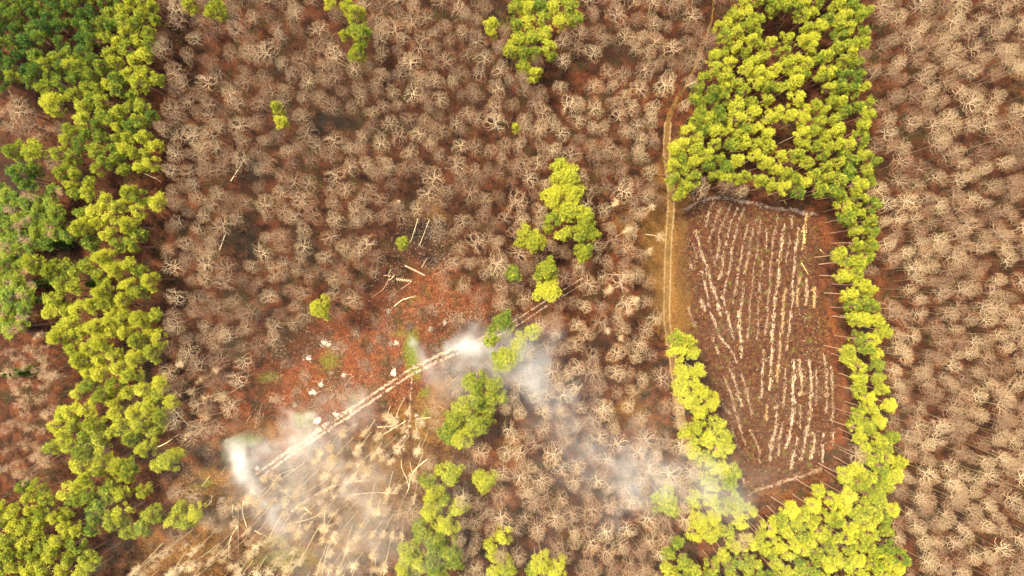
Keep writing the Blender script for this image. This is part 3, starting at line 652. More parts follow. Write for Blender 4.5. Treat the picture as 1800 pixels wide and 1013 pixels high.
# pines: lone ones and small groups first, then the largest of the stands
special = [p for p in pines if p[3].startswith('=')]
grouped = [p for p in pines if p[3] in LONE and inside(p[0], p[1], -4)]
stand = sorted([p for p in pines if p[3] in STANDS and inside(p[0], p[1])], key=lambda p: -p[2])
SHORT = {'dense stand of the upper left corner': ('upper left stand', 0), 'long belt left of the bare wood': ('left belt', 0), 'stand of the lower left corner': ('lower left stand', 0),
 'stand above the furrowed clearing': ('upper right stand', 0), 'belt along the furrowed clearing': ('right belt', 0), 'stand of the lower right corner': ('lower right stand', 0), 'strip left of the furrowed clearing': ('clearing-side strip', 0)}
ORD = 'first second third fourth fifth sixth seventh eighth ninth tenth eleventh twelfth thirteenth fourteenth fifteenth sixteenth seventeenth eighteenth nineteenth twentieth'.split()
things = 0; rest = []
def pine_args(r): return (PINE_L, rs.randrange(len(PINE_L)), 15.0, 2.75) if r > 16.2 else (PINE_S, rs.randrange(len(PINE_S)), 13.3, 1.72)
for x, y, r, nm in special:
    pr, k, h, r0 = pine_args(r); plant('pine_tree', 'pine tree', 'lone pines standing apart from the stands', nm[1:], pr, k, x, y, h, r0, r, rs.uniform(0, 6.28), rs.uniform(.92, 1.05)); things += 1
for gn in LONE:
    mem = sorted([p for p in grouped if p[3] == gn], key=lambda p: (p[1], p[0]))
    for i, (x, y, r, nm) in enumerate(mem):
        size = 'broad' if r > 18 else ('small' if r < 13 else 'middling')
        lab = f'{size} pine, {ORD[i]} from the top in the {gn}'
        pr, k, h, r0 = pine_args(r); plant('pine_tree', 'pine tree', 'pines of the ' + gn, clamp_label(lab), pr, k, x, y, h, r0, r, rs.uniform(0, 6.28), rs.uniform(.92, 1.05)); things += 1
for x, y, r, nm in stand:
    pr, k, h, r0 = pine_args(r)
    sp = spot('p', x, y) if things < 300 else None
    if sp:
        size = 'broad' if r > 16.2 else 'narrow'
        plant('pine_tree', 'pine tree', 'pines of the ' + nm, f'{size} pine in the {SHORT[nm][0]}, {sp} the photo', pr, k, x, y, h, r0, r, rs.uniform(0, 6.28), rs.uniform(.9, 1.06)); things += 1
    else: rest.append((x, y, r, pr, k, h, r0))
for p in pines:
    if (p[3] in STANDS and not inside(p[0], p[1])) or (p[3] in LONE and not inside(p[0], p[1], -4)):
        pr, k, h, r0 = pine_args(p[2]); rest.append((p[0], p[1], p[2], pr, k, h, r0))
def rows_of(lst):
    out = []
    for x, y, r, pr, k, h, r0 in lst:
        s = r*MPP*(H-h)/H/r0; q = P(x, y, h); out.append((q[0], q[1], 0, rs.uniform(0, 6.28), s, rs.uniform(.9, 1.06), k))
    return out
rs_small = [q for q in rest if q[3] is PINE_S and (id(PINE_S), q[4]) in FIRST]; rs_big = [q for q in rest if q[3] is PINE_L and (id(PINE_L), q[4]) in FIRST]
if rs_small: mass('pine_forest', 'remaining narrow yellow-green pines crowding the stands and belts', 'pine trees', PINE_S, rows_of(rs_small))
if rs_big: mass('pine_forest', 'remaining broad-crowned pines in the left belt and beyond the frame edges', 'pine trees', PINE_L, rows_of(rs_big))
print('pines', len(pines), 'as things', things, 'rest', len(rest))

def zone(x, y):
    if x > 1540: return 'right-hand bare wood'
    if y > 600: return 'smoky lower bare wood' if x > 880 else 'left bare wood'
    if x > 1040: return 'bare wood beside the track'
    return 'large upper bare wood'
vis = sorted([p for p in bare if inside(p[0], p[1])], key=lambda p: -p[2]); out = [p for p in bare if not inside(p[0], p[1])]
nb = 0; rest = []
for x, y, r in vis:
    k = rs.randrange(len(BARE)); h = 13.0; sp = spot('b', x, y) if nb < 300 else None
    if sp:
        z = zone(x, y); plant('bare_tree', 'bare tree', 'leafless trees of the ' + z, clamp_label(f'broad bare tree, {z}, {sp} the photo'), BARE, k, x, y, h, 2.95, r, rs.uniform(0, 6.28), rs.uniform(.88, 1.12)); nb += 1
    else: rest.append((x, y, r, BARE, k, h, 2.95))
rest += [(x, y, r, BARE, rs.randrange(len(BARE)), 13.0, 2.95) for x, y, r in out]
mass('bare_forest', 'remaining smaller leafless trees filling the bare woods', 'bare trees', BARE, rows_of(rest))
print('bare', len(bare), 'things', nb)

nbi = 0; rest = []
for x, y, r, zi in birch:
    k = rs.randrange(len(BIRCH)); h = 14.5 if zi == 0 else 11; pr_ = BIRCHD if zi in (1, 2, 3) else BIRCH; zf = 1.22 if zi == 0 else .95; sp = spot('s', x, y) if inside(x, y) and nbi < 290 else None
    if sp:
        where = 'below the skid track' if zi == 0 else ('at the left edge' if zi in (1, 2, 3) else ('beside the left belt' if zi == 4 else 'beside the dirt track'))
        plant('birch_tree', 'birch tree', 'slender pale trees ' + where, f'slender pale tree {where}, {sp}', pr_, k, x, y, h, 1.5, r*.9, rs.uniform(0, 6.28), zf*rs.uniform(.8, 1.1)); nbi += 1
    elif zi not in (1, 2, 3): rest.append((x, y, r, BIRCH, k, h, 1.5))
if rest: mass('birch_wood', 'slender pale leafless trees standing on beyond the edges', 'birch trees', BIRCH, rows_of(rest))
print('birch', len(birch), nbi)

for i, (x, y, r, lab) in enumerate([(60, 375, 13, 'dark green spruce, highest of the group beside the left belt'), (37, 388, 13, 'dark green spruce second highest at the left edge'), (10, 398, 15, 'bright green spruce cut by the left edge'),
  (67, 418, 15, 'broad dark spruce in the middle of its group left of the belt'), (100, 425, 14, 'dark spruce touching the belt of pines beside it'), (10, 456, 13, 'small spruce at the left edge above the red ground'),
  (14, 516, 21, 'broadest green spruce at the left edge, halfway down'), (7, 546, 14, 'narrow spruce under the broadest one at the left edge'), (18, 568, 11, 'small green spruce above the pale slender trees'),
  (77, 528, 14, 'dark bluish spruce tucked beside the pine belt'), (10, 658, 10, 'small spruce low in the pale trees at the left edge'), (38, 655, 11, 'small round spruce among the pale trees near the left edge'),
  (155, 500, 11, 'small dark spruce inside a gap of the left belt'), (62, 498, 11, 'dull spruce on brown ground left of the belt')]):
    plant('spruce_tree', 'spruce tree', 'young spruces by the left edge', lab, SPRUCE, i % 2, x, y, 5.0, 1.9, r, rs.uniform(0, 6.28), rs.uniform(.7, 1.0))

UNDER = [(-60, 255), (58, 288), (100, 335), (112, 425), (60, 445), (36, 452), (30, 470), (55, 500), (50, 560), (20, 585), (-60, 585)]
und = [p for p in poisson(UNDER, (11, 19), 1.3, [(75, 280, 16), (100, 310, 10)], .3, [], 20000) if inside(p[0], p[1], -14) and rs.random() < .8 and not near_pine(p[0], p[1], p[2], .8)]
for x, y, r in und:
    sp = spot('u', max(0, x), y)
    if sp: plant('young_pine', 'young pine', 'dark young pines along the left edge', f'dark young pine by the left edge, {sp} the photo', PINE_D, rs.randrange(5), x, y, 9.0, 1.72, r, rs.uniform(0, 6.28), rs.uniform(.6, .75))
# ------------------------------------------------------------------ undergrowth: low dead shrubs, a few of them things
def shrub_proto(k):
    rs_ = random.Random(1700+k); np.random.seed(1700+k); st = MB(); tw = MB()
    for i in range(9):
        a = rs_.uniform(0, 6.28); dd = np.array([math.cos(a)*.7, math.sin(a)*.7, rs_.uniform(.5, 1.2)])
        lp, ld = bent((0, 0, 0), dd, rs_.uniform(1.2, 2.0), 4, .2)
        st.tube(lp, np.linspace(.03, .015, 5), 3)
        for j in range(14):
            p2 = lp[rs_.randrange(1, 5)]; e = p2 + unit(ld*.5 + rv())*rs_.uniform(.3, .8)
            tw.tube([p2, (p2+e)/2 + rv()*.06, e], [.02, .016, .01], 3)
    return st.mesh('shrub_stems', M_shrub), tw.mesh('shrub_twigs', M_shrub)
SHRUB = [shrub_proto(k) for k in range(4)]
for i, (x, y, r, lab) in enumerate([(745, 548, 16, 'tangled dead shrub beside the pale fallen crown above the red clearing'), (350, 880, 20, 'brushy dead shrub right of the low pine clump at lower left'),
   (640, 610, 14, 'low dead shrub in the middle of the red clearing'), (1320, 425, 13, 'grey-green tangle among the upper slash rows of the furrowed clearing')]):
    s = r*MPP/1.6; root = bpy.data.objects.new('dead_shrub', None); C.objects.link(root); root.location = P(x, y); root.scale = (s, s, s*.8); tag(root, lab, 'shrub', 'dead shrubs on open ground')
    a = link('stem', SHRUB[i][0], root); b_ = link('twigs', SHRUB[i][1], root); FIRST[(id(SHRUB), i)] = (a, b_)
rows = []
for _ in range(3600):
    x, y = rs.uniform(-60, 1860), rs.uniform(-60, 1070)
    if inpoly(x, y, FIELD) or inpoly(x, y, NOBARE[1]) or (inpoly(x, y, NOBARE[0]) and rs.random() < .85) or line_dist(x, y, ROAD) < 12: continue
    q = P(x, y, 1.0); s = rs.uniform(.5, 1.05); rows.append((q[0], q[1], 0, rs.uniform(0, 6.28), s, s*rs.uniform(.5, 1), rs.randrange(4)))
mass('undergrowth', 'reddish brown twiggy undergrowth covering the forest floor between the trees', 'undergrowth', SHRUB, rows)

# ------------------------------------------------------------------ rows of cut branches in the furrowed clearing
SL = [  # points, width(px), yellow share, label
 ([(1198, 374), (1215, 363), (1235, 352), (1255, 348), (1285, 350), (1310, 356), (1340, 361), (1370, 368), (1395, 369), (1415, 375), (1438, 378)], 6, 0, 'long curved bank of cut brush closing the top of the furrowed clearing'),
 ([(1315, 870), (1347, 856), (1379, 846), (1408, 837), (1425, 831), (1445, 824)], 5.5, 0, 'slanting bank of cut brush closing the bottom of the furrowed clearing'),
]
ROWS = [
 ([(1256, 353), (1245, 378), (1238, 400)], 3), ([(1270, 356), (1258, 388), (1250, 410), (1245, 427)], 3.5), ([(1285, 358), (1272, 388), (1264, 412), (1262, 445), (1260, 458)], 3.5),
 ([(1296, 366), (1284, 395), (1277, 425), (1272, 445)], 3), ([(1308, 366), (1297, 395), (1289, 425), (1285, 455), (1280, 480), (1276, 500), (1270, 520)], 3.5),
 ([(1313, 395), (1307, 425), (1302, 450), (1297, 485), (1293, 505), (1288, 534)], 3), ([(1327, 385), (1320, 420), (1315, 450), (1309, 480), (1305, 510), (1303, 545), (1300, 565)], 3),
 ([(1336, 385), (1331, 435), (1326, 470), (1322, 500), (1319, 530), (1316, 560), (1314, 600)], 3), ([(1347, 400), (1346, 437)], 2.5), ([(1340, 458), (1337, 485)], 2.5), ([(1336, 493), (1334, 520), (1332, 560), (1330, 598)], 3),
 ([(1366, 378), (1363, 405), (1358, 430), (1355, 460), (1353, 490), (1350, 530), (1345, 592)], 4), ([(1378, 395), (1374, 425), (1369, 455), (1369, 480), (1365, 510), (1360, 545), (1357, 600), (1355, 647), (1352, 686)], 5),
 ([(1389, 415), (1385, 435), (1382, 465)], 2.5), ([(1403, 400), (1400, 425), (1396, 455), (1394, 490), (1391, 545), (1386, 583), (1384, 616)], 3), ([(1392, 378), (1391, 402)], 3),
 ([(1405, 485), (1402, 515), (1400, 541)], 7), ([(1417, 378), (1414, 400), (1412, 425), (1408, 438)], 6), ([(1417, 488), (1418, 510), (1415, 537)], 6), ([(1431, 505), (1430, 542)], 6.5), ([(1381, 505), (1377, 530), (1375, 560), (1369, 629), (1365, 672)], 6),
 ([(1222, 405), (1230, 432), (1236, 455), (1245, 478), (1252, 505), (1262, 535), (1268, 555)], 5.5), ([(1217, 427), (1224, 458)], 4), ([(1234, 475), (1241, 510), (1248, 545), (1255, 565), (1265, 590), (1283, 615), (1296, 637)], 3.5), ([(1212, 462), (1220, 476)], 3),
 ([(1248, 440), (1257, 466)], 3.5), ([(1270, 448), (1270, 470), (1262, 492)], 6), ([(1270, 520), (1276, 545), (1283, 570), (1290, 598)], 4.5), ([(1209, 540), (1214, 555), (1222, 574)], 4.5), ([(1230, 522), (1239, 548)], 5),
 ([(1297, 547), (1299, 568), (1301, 593), (1303, 629)], 5), ([(1253, 593), (1262, 622)], 3.5), ([(1283, 647), (1294, 682), (1304, 714)], 5), ([(1301, 657), (1312, 686), (1322, 736)], 5), ([(1272, 661), (1283, 689), (1297, 739), (1310, 782)], 3),
 ([(1317, 753), (1333, 789), (1336, 814)], 3), ([(1269, 707), (1280, 728)], 3), ([(1287, 750), (1296, 785)], 3), ([(1304, 838), (1312, 862)], 3.5),
 ([(1342, 615), (1340, 657), (1337, 700)], 4.5), ([(1381, 647), (1377, 718)], 2.5), ([(1395, 632), (1394, 682), (1393, 732), (1388, 760), (1381, 789)], 6), ([(1405, 632), (1408, 664), (1409, 696)], 7), ([(1407, 711), (1405, 753)], 3.5),
 ([(1422, 632), (1425, 664), (1425, 700), (1422, 739), (1415, 771), (1408, 810)], 5.5), ([(1435, 650), (1435, 711)], 4), ([(1448, 622), (1452, 657), (1453, 693), (1451, 726)], 5), ([(1460, 643), (1463, 689), (1463, 743)], 4.5), ([(1464, 759), (1463, 782)], 5),
 ([(1429, 760), (1431, 775), (1425, 807)], 6), ([(1366, 711), (1362, 753), (1354, 796), (1353, 810)], 6), ([(1374, 743), (1367, 803)], 4), ([(1349, 711), (1347, 739)], 6), ([(1400, 768), (1396, 790), (1390, 824)], 4.5), ([(1447, 760), (1445, 814)], 3.5)]
YEL = {17: .9, 18: .3, 19: .8, 16: .25, 52: .9, 20: .4, 30: .4, 12: .2, 49: .2, 7: .1, 42: .3}
def slash_mesh(pts, wpx, yel, seed, dens=1.0):
    rr = random.Random(seed); np.random.seed(seed); mb = MB(); L = smooth_line(pts, 3); W = np.array([P(*p) for p in L]); seg = np.linalg.norm(np.diff(W, axis=0), axis=1); total = seg.sum()
    hw = wpx*MPP*.5; n = int(total * (7 + 36*hw) * dens); cum = np.r_[0, np.cumsum(seg)]
    ph = rr.random()*10
    for _ in range(n):
        s = rr.random()*total
        if math.sin(s*.9+ph) + math.sin(s*2.3+ph*2) < -.6 and rr.random() < .62: continue
        i = min(len(seg)-1, int(np.searchsorted(cum, s)) - 1 if s > 0 else 0); i = max(i, 0); p = W[i] + (W[i+1]-W[i])*((s-cum[i])/max(seg[i], 1e-6))
        d = unit(W[i+1]-W[i]); nr = np.array([-d[1], d[0], 0])
        c = p + nr*(rr.gauss(0, .55)*hw*(.75+.55*math.sin(s*1.3+ph)+.35*math.sin(s*3.1)) + .10*math.sin(s*.8+ph*3) + rr.gauss(0, .16)) + np.array([0, 0, rr.uniform(.04, .3)])
        a = rr.gauss(0, .5) if rr.random() < .75 else rr.uniform(0, 3.14)
        dd = d*math.cos(a) + nr*math.sin(a) + np.array([0, 0, rr.uniform(-.12, .12)])
        ln = rr.uniform(.15, .8)*rr.choice((.6, 1, 1.3)); r = rr.uniform(.016, .055)
        mb.tube([c-dd*ln/2, c + np.array([0, 0, .02]), c+dd*ln/2], [r, r, r*.6], 3, m=1 if rr.random() < yel else 0)
    return mb.mesh('slash_row', [M_slash, M_slashy])
for i, (pts, wpx, y_, lab) in enumerate(SL): tag(link('brush_bank', slash_mesh(pts, wpx, y_, 300+i, 1.3)), lab, 'brush bank', 'banks of brush closing the clearing')
for i, (pts, wpx) in enumerate(ROWS):
    mx = sum(p[0] for p in pts)/len(pts); my = sum(p[1] for p in pts)/len(pts); ln = math.hypot(pts[-1][0]-pts[0][0], pts[-1][1]-pts[0][1])
    adj = ('thick ' if wpx >= 5.5 else 'thin ' if wpx <= 3 else '') + ('yellowish ' if YEL.get(i, 0) > .5 else 'pale ')
    sz = 'long' if ln > 110 else ('short' if ln < 45 else 'middling')
    lab = f'{sz} {adj}slash row in the furrowed clearing, {spot("r%d" % (i % 3), mx, my)}'
    tag(link('slash_row', slash_mesh(pts, wpx*(.95 if wpx >= 5 else .62), YEL.get(i, .06), 400+i, 1.0)), clamp_label(lab), 'slash row', 'rows of cut branches in the furrowed clearing')

# ------------------------------------------------------------------ logs, fallen trunks, ash heaps
def log_obj(name, pts_px, r0, r1, label, cat, group, mat=M_log, z=None, zend=None, stubs=0, seed=0):
    rr = random.Random(seed+9); mb = MB(); L = smooth_line(pts_px, 6); n = len(L); zz = np.linspace(r0+.05 if z is None else z, (r1+.05) if zend is None else zend, n)
    W = [P(x, y, h) for (x, y), h in zip(L, zz)]; mb.tube(W, np.linspace(r0, r1, n), 7, cap=True)
    ob = link(name, mb.mesh(name, mat)); tag(ob, label, cat, group)
    if stubs:
        s = MB()
        for _ in range(stubs):
            i = rr.randrange(n//3, n); p = np.array(W[i]); j = min(n-1, i+1); d = unit(np.array(W[j]) - np.array(W[max(0, j-1)])); e = p + unit(d*.7 + rv()*.9 + np.array([0, 0, .3]))*rr.uniform(.6, 1.8)
            e[2] = max(e[2], .05); s.tube([p, (p+e)/2+rv()*.08, e], [.04, .03, .012], 3)
        link('branches', s.mesh('branches', mat), ob)
    return ob
G = 'felled trunks lying on open ground'
for i, (pts, r0, r1, lab, mt) in enumerate([
 ([(712, 467), (748, 485)], .26, .22, 'thick reddish felled log lying alone above the red clearing', M_log),
 ([(687, 474), (682, 485)], .14, .12, 'short pale log end standing out beside the log heap', M_cut),
 ([(684, 489), (674, 508), (653, 523)], .10, .05, 'long thin bent branch reaching down-left from the log heap', M_log),
 ([(693, 539), (706, 528), (725, 522)], .10, .06, 'grey-green crooked branch above the red clearing', M_birch),
 ([(674, 485), (683, 484)], .10, .10, 'short orange pole beside the log heap', M_log),
 ([(741, 471), (751, 453)], .09, .07, 'thin upright-lying pole right of the thick felled log', M_log),
 ([(705, 508), (725, 495)], .07, .05, 'thin stick below the row of short logs', M_log),
 ([(735, 384), (722, 425)], .08, .05, 'thin greenish pole below the leaning pine', M_birch),
 ([(755, 386), (738, 430)], .08, .05, 'greenish pole right of the leaning pine', M_birch),
 ([(758, 734), (730, 737)], .09, .05, 'pale straight trunk lying across the small rut near the golden slope', M_birch),
 ([(714, 740), (672, 765)], .11, .05, 'pale trunk lying slantwise left of the small rut', M_birch),
 ([(663, 751), (690, 750)], .08, .05, 'thin pale pole touching the slanting trunk', M_birch),
 ([(706, 808), (706, 822), (716, 845), (719, 858)], .10, .07, 'curved pale trunk hooked at its upper end, right of the slender trees', M_birch),
 ([(752, 807), (733, 822), (722, 838), (718, 860), (706, 885)], .12, .05, 'long forked pale trunk right of the slender trees', M_birch),
 ([(410, 887), (408, 900), (413, 918), (420, 932)], .13, .10, 'white curved trunk, left of the three at the lower left', M_birch),
 ([(428, 882), (426, 898), (430, 915), (434, 927)], .13, .09, 'white bowed trunk, right of the three at the lower left', M_birch),
 ([(419, 893), (419, 925), (419, 965), (417, 985)], .15, .08, 'long straight reddish trunk, middle of the three at the lower left', M_log),
 ([(418, 925), (404, 950), (402, 985)], .11, .05, 'long pale trunk crossing below the two curved white trunks', M_birch),
 ([(271, 789), (292, 779), (312, 765)], .11, .05, 'long pale trunk lying left on the red slope above the low pine', M_birch),
 ([(306, 721), (331, 747)], .09, .06, 'pale stick lying down-right on the red slope', M_birch),
 ([(355, 855), (369, 837)], .09, .07, 'short pale stick above the dead shrub on the orange ground', M_cut),
 ([(388, 834), (397, 820)], .08, .07, 'short pale stick left of the thick smoke', M_cut),
 ([(372, 871), (372, 880), (360, 894)], .08, .05, 'small hooked white branch below the smoke', M_birch),
 ([(440, 863), (452, 870), (464, 885)], .10, .05, 'pale trunk emerging from the lower end of the thick smoke', M_birch),
 ([(448, 933), (470, 945)], .09, .06, 'pale trunk lying beside the slender trees at the bottom', M_birch),
 ([(530, 890), (548, 903)], .10, .06, 'short white trunk in the slender trees', M_birch),
 ([(505, 922), (545, 912), (580, 895)], .08, .04, 'faint grey trunk along the small rut in the smoke', M_birch),
 ([(620, 870), (660, 866), (700, 868)], .08, .04, 'thin trunk lying across under the drifting smoke', M_birch),
 ([(1409, 462), (1421, 483)], .12, .07, 'orange fallen pole in the furrowed clearing', M_slashy),
 ([(1441, 438), (1449, 447)], .07, .05, 'short yellow stick right of the slash rows', M_slashy),
 ([(1378, 353), (1383, 360)], .07, .05, 'short yellow stick above the curved brush bank', M_slashy),
 ([(1205, 152), (1223, 144)], .10, .07, 'white pole lying between the track and the upper right stand', M_birch),
 ([(253, 305), (276, 315)], .12, .07, 'greenish fallen log on red ground right of the upper left stand', M_birch),
 ([(405, 320), (430, 280)], .10, .07, 'yellow-green log in the dark hollow of the bare wood', M_birch),
 ([(455, 420), (456, 445), (462, 460)], .10, .06, 'dark reddish bent trunk at the edge of the dark hollow', M_log),
 ([(386, 440), (396, 412)], .10, .06, 'thin log lying in the dark hollow', M_birch),
 ([(432, 745), (445, 722)], .07, .05, 'thin pale stick at the left end of the red clearing', M_cut),
 ([(448, 752), (460, 712)], .07, .05, 'slim broken pole lying across the left end of the red clearing', M_log),
]): log_obj('felled_trunk', pts, r0, r1, lab, 'felled trunk', G, mt, stubs=6 if mt is M_birch else 0, seed=i)
for i in range(8):
    x = 697 + i*3.4; log_obj('cut_log', [(x, 489 + i*.45), (x + 2.4, 494 + i*.3)], .13, .12, 'short cut log in the neat row below the thick felled log', 'cut log', 'row of short cut logs', M_cut, seed=60+i)
for i, (x, y) in enumerate([(683, 487), (687, 491), (684, 493), (689, 488)]):
    log_obj('cut_log', [(x, y), (x+4, y-3)], .16, .15, 'stubby pale log of the small heap left of the cut log row', 'cut log', 'small heap of stubby logs', M_cut, z=.2+.14*i, zend=.2+.14*i, seed=80+i)

def ash_mesh(rad, seed):
    rr = random.Random(seed); np.random.seed(seed); mb = MB(); n = 22; m = 6; v = []; f = []
    ph = [rr.uniform(0, 6.28) for _ in range(4)]
    for i in range(m+1):
        q = i/m
        for j in range(n):
            a = j/n*6.283; lob = 1 + .28*math.sin(2*a+ph[0]) + .2*math.sin(3*a+ph[1]) + .14*math.sin(7*a+ph[2])
            v.append((math.cos(a)*rad*q*lob, math.sin(a)*rad*q*lob, .22*rad*(1-q*q)*(1+.25*rr.uniform(-1, 1)) + (.02 if i == m else 0)))
    for i in range(m):
        for j in range(n): f += [(i*n+j, i*n+(j+1) % n, (i+1)*n+(j+1) % n), (i*n+j, (i+1)*n+(j+1) % n, (i+1)*n+j)]
    mb.add(v, f)
    for _ in range(70):
        a = rr.uniform(0, 6.28); q = rad*abs(rr.gauss(0, 1.0))*1.15; p = np.array([math.cos(a)*q, math.sin(a)*q, .1]); d = rv()*np.array([1, 1, .3]); mb.tube([p, p+d*rr.uniform(.12, .5)], [.07, .04], 4, cap=True, m=rr.choice((0, 0, 0, 1)))
    return mb.mesh('ash_heap', [M_ash, M_char])
for i, (x, y, r, lab) in enumerate([(518, 712, 5.5, 'white ash heap, lowest left of the red clearing'), (558, 740, 8, 'largest white ash heap, just above the skid track'), (590, 729, 6.5, 'white ash heap beside the skid track, right of the largest one'),
  (550, 690, 8, 'ragged white ash heap in the lower red clearing'), (692, 655, 8, 'grey-white ash heap near the green patch by the skid track'), (570, 602, 5, 'small bright ash heap at the upper left of the red clearing'), (577, 606, 4, 'tiny ash heap touching a brighter one on red ground'),
  (782, 566, 4, 'bright white ash heap on red soil left of the smoky pines'), (667, 595, 4.5, 'pale ash heap in the middle of the red clearing'), (697, 603, 4.5, 'cream ash heap at the top of the green patch'), (687, 605, 4, 'small ash heap left of the green patch top'),
  (683, 547, 4.5, 'beige ash heap below the crooked branch'), (757, 578, 5, 'dull cream ash heap above the thin smoke plume'), (542, 629, 6, 'straggling cream ash heap at the left of the red clearing'), (582, 657, 5, 'cream ash heap beside a small green patch'),
  (604, 660, 4, 'yellowish ash heap right of the small green patch'), (399, 774, 5, 'glowing cream ash heap above the thick smoke'), (565, 675, 4, 'small cream ash heap in the lower red clearing'), (617, 722, 4, 'cream scatter of ash above the skid track'),
  (732, 731, 3, 'tiny pale ash spot right of the small rut'), (390, 878, 4, 'pale ash heap on orange ground below the thick smoke'), (452, 823, 3.5, 'small white ash heap with dark rim at the skid track end'), (701, 355, 2, 'tiny pale stone-like ash heap in the upper gap')]):
    tag(link('ash_heap', ash_mesh(r*MPP*.66, 40+i), None, P(x, y), rs.uniform(0, 6)), lab, 'ash heap', 'white ash heaps on the red clearing')

def pile_mesh(rad, seed, mats):
    rr = random.Random(seed); np.random.seed(seed); mb = MB(); ang = rr.uniform(0, 3.14)
    for _ in range(int(150*rad)):
        x, y = rr.gauss(0, .5)*rad*1.5, rr.gauss(0, .5)*rad; x, y = x*math.cos(ang)-y*math.sin(ang), x*math.sin(ang)+y*math.cos(ang)
        c = np.array([x, y, rr.uniform(.03, .5)*max(.1, 1-math.hypot(x, y)/rad/1.6)]); a = ang + rr.gauss(0, .8); dd = np.array([math.cos(a), math.sin(a), rr.uniform(-.2, .2)])*rr.uniform(.2, .8); r = rr.uniform(.015, .05)
        mb.tube([c-dd, c, c+dd], [r, r, r*.5], 3, m=rr.randrange(len(mats)))
    return mb.mesh('brush_pile', mats)
for i, (x, y, r, dk) in enumerate([(595, 612, 14, 1), (640, 640, 12, 1), (672, 598, 13, 1), (560, 702, 12, 1), (602, 700, 11, 0), (640, 690, 13, 1), (536, 662, 14, 0), (485, 702, 14, 0), (505, 640, 11, 1), (660, 565, 12, 0), (700, 640, 11, 1), (625, 585, 10, 1),
    (520, 690, 10, 1), (650, 612, 10, 0), (580, 735, 11, 1), (455, 735, 13, 0), (720, 575, 10, 1), (690, 520, 11, 0), (610, 670, 12, 1), (540, 620, 12, 1), (760, 545, 10, 1), (800, 560, 11, 1), (495, 745, 12, 1), (370, 800, 12, 1), (345, 845, 13, 1)]):
    o = link('brush_pile', pile_mesh(r*MPP*(.8 if dk else .6), 700+i, [M_char, M_shrub, M_shrub, M_log] if dk else [M_shrub, M_log, M_slash, M_shrub]), None, P(x, y))
    tag(o, f'{"dark" if dk else "brown"} brush pile on the red clearing, {spot("h", x, y)} the photo', 'brush pile', 'brush piles left on the red clearing')

# scattered chips, twigs and tufts (stuff)
def scatter(name, label, cat, polys, n, mats, lens, rad, seed, wts=None):
    rr = random.Random(seed); np.random.seed(seed); mb = MB(); c_ = 0
    x0 = min(p[0] for q in polys for p in q); x1 = max(p[0] for q in polys for p in q); y0 = min(p[1] for q in polys for p in q); y1 = max(p[1] for q in polys for p in q)
    cl = [(rr.uniform(x0, x1), rr.uniform(y0, y1)) for _ in range(90)]
    while c_ < n:
        if rr.random() < .5: q = rr.choice(cl); x, y = q[0]+rr.gauss(0, 9), q[1]+rr.gauss(0, 9)
        else: x, y = rr.uniform(x0, x1), rr.uniform(y0, y1)
        c_ += 1
        if not any(inpoly(x, y, q) for q in polys): continue
        p = np.array(P(x, y)) + np.array([0, 0, rr.uniform(.03, .15)]); d = rv()*np.array([1, 1, .25]); L = rr.uniform(*lens); r = rr.uniform(*rad)
        mb.tube([p, p+d*L], [r, r*.7], 3, m=rr.choices(range(len(mats)), wts)[0] if wts else rr.randrange(len(mats)))
    o = link(name, mb.mesh(name, mats)); tag(o, label, cat, None, 'stuff')
scatter('wood_debris', 'pale chips, twigs and charred bits strewn over the red clearing', 'debris', [NOBARE[0]], 26000, [M_cut, M_slash, M_log, M_char, M_ash], (.12, .8), (.02, .075), 3, (3, 2, 3, 6, 2))
scatter('wood_debris', 'chips and stubs strewn between the slash rows of the furrowed clearing', 'debris', [FIELD], 5000, [M_slash, M_log, M_char, M_cut], (.1, .5), (.02, .06), 4, (2, 2, 4, 1))
scatter('wood_debris', 'fallen twigs under the slender pale trees', 'debris', [BIRCHZ[0], NOBARE[3]], 7000, [M_birchtwig, M_shrub, M_slash], (.3, 1.3), (.012, .03), 5)
def tufts(name, label, polys, n, stops, seed, h=(.1, .4)):
    rr = random.Random(seed); np.random.seed(seed); mb = MB()
    m = bark_mat(name + '_blades', stops, 1.2, rnd=0)
    x0 = min(p[0] for q in polys for p in q); x1 = max(p[0] for q in polys for p in q); y0 = min(p[1] for q in polys for p in q); y1 = max(p[1] for q in polys for p in q)
    ok = [(x, y) for x, y in ((rr.uniform(x0, x1), rr.uniform(y0, y1)) for _ in range(n)) if any(inpoly(x, y, q) for q in polys)]
    B = 8; A = np.array([P(*q) for q in ok]); A = np.repeat(A, B, 0); k = len(A); A[:, :2] += np.random.normal(size=(k, 2))*.16
    d = np.random.normal(size=(k, 3))*np.array([.6, .6, 0]); d[:, 2] = 1; hh = np.random.uniform(*h, (k, 1)); side = unit_rows(np.random.normal(size=(k, 3))*np.array([1, 1, .01]))
    mb.add(np.stack([A-side*.035, A+side*.035, A+d*hh], 1).reshape(-1, 3), np.arange(3*k).reshape(k, 3))
    tag(link(name, mb.mesh(name, m)), label, 'grass', None, 'stuff')
tufts('dry_grass', 'golden dry grass along both sides of the dirt track', [[(1145, 350), (1168, 340), (1166, 580), (1150, 570), (1130, 440)], [(1190, 360), (1203, 360), (1215, 560), (1222, 590), (1190, 590)]], 5000, [(0, (.09, .045, .012)), (.5, (.17, .09, .022)), (1, (.28, .17, .05))], 8)
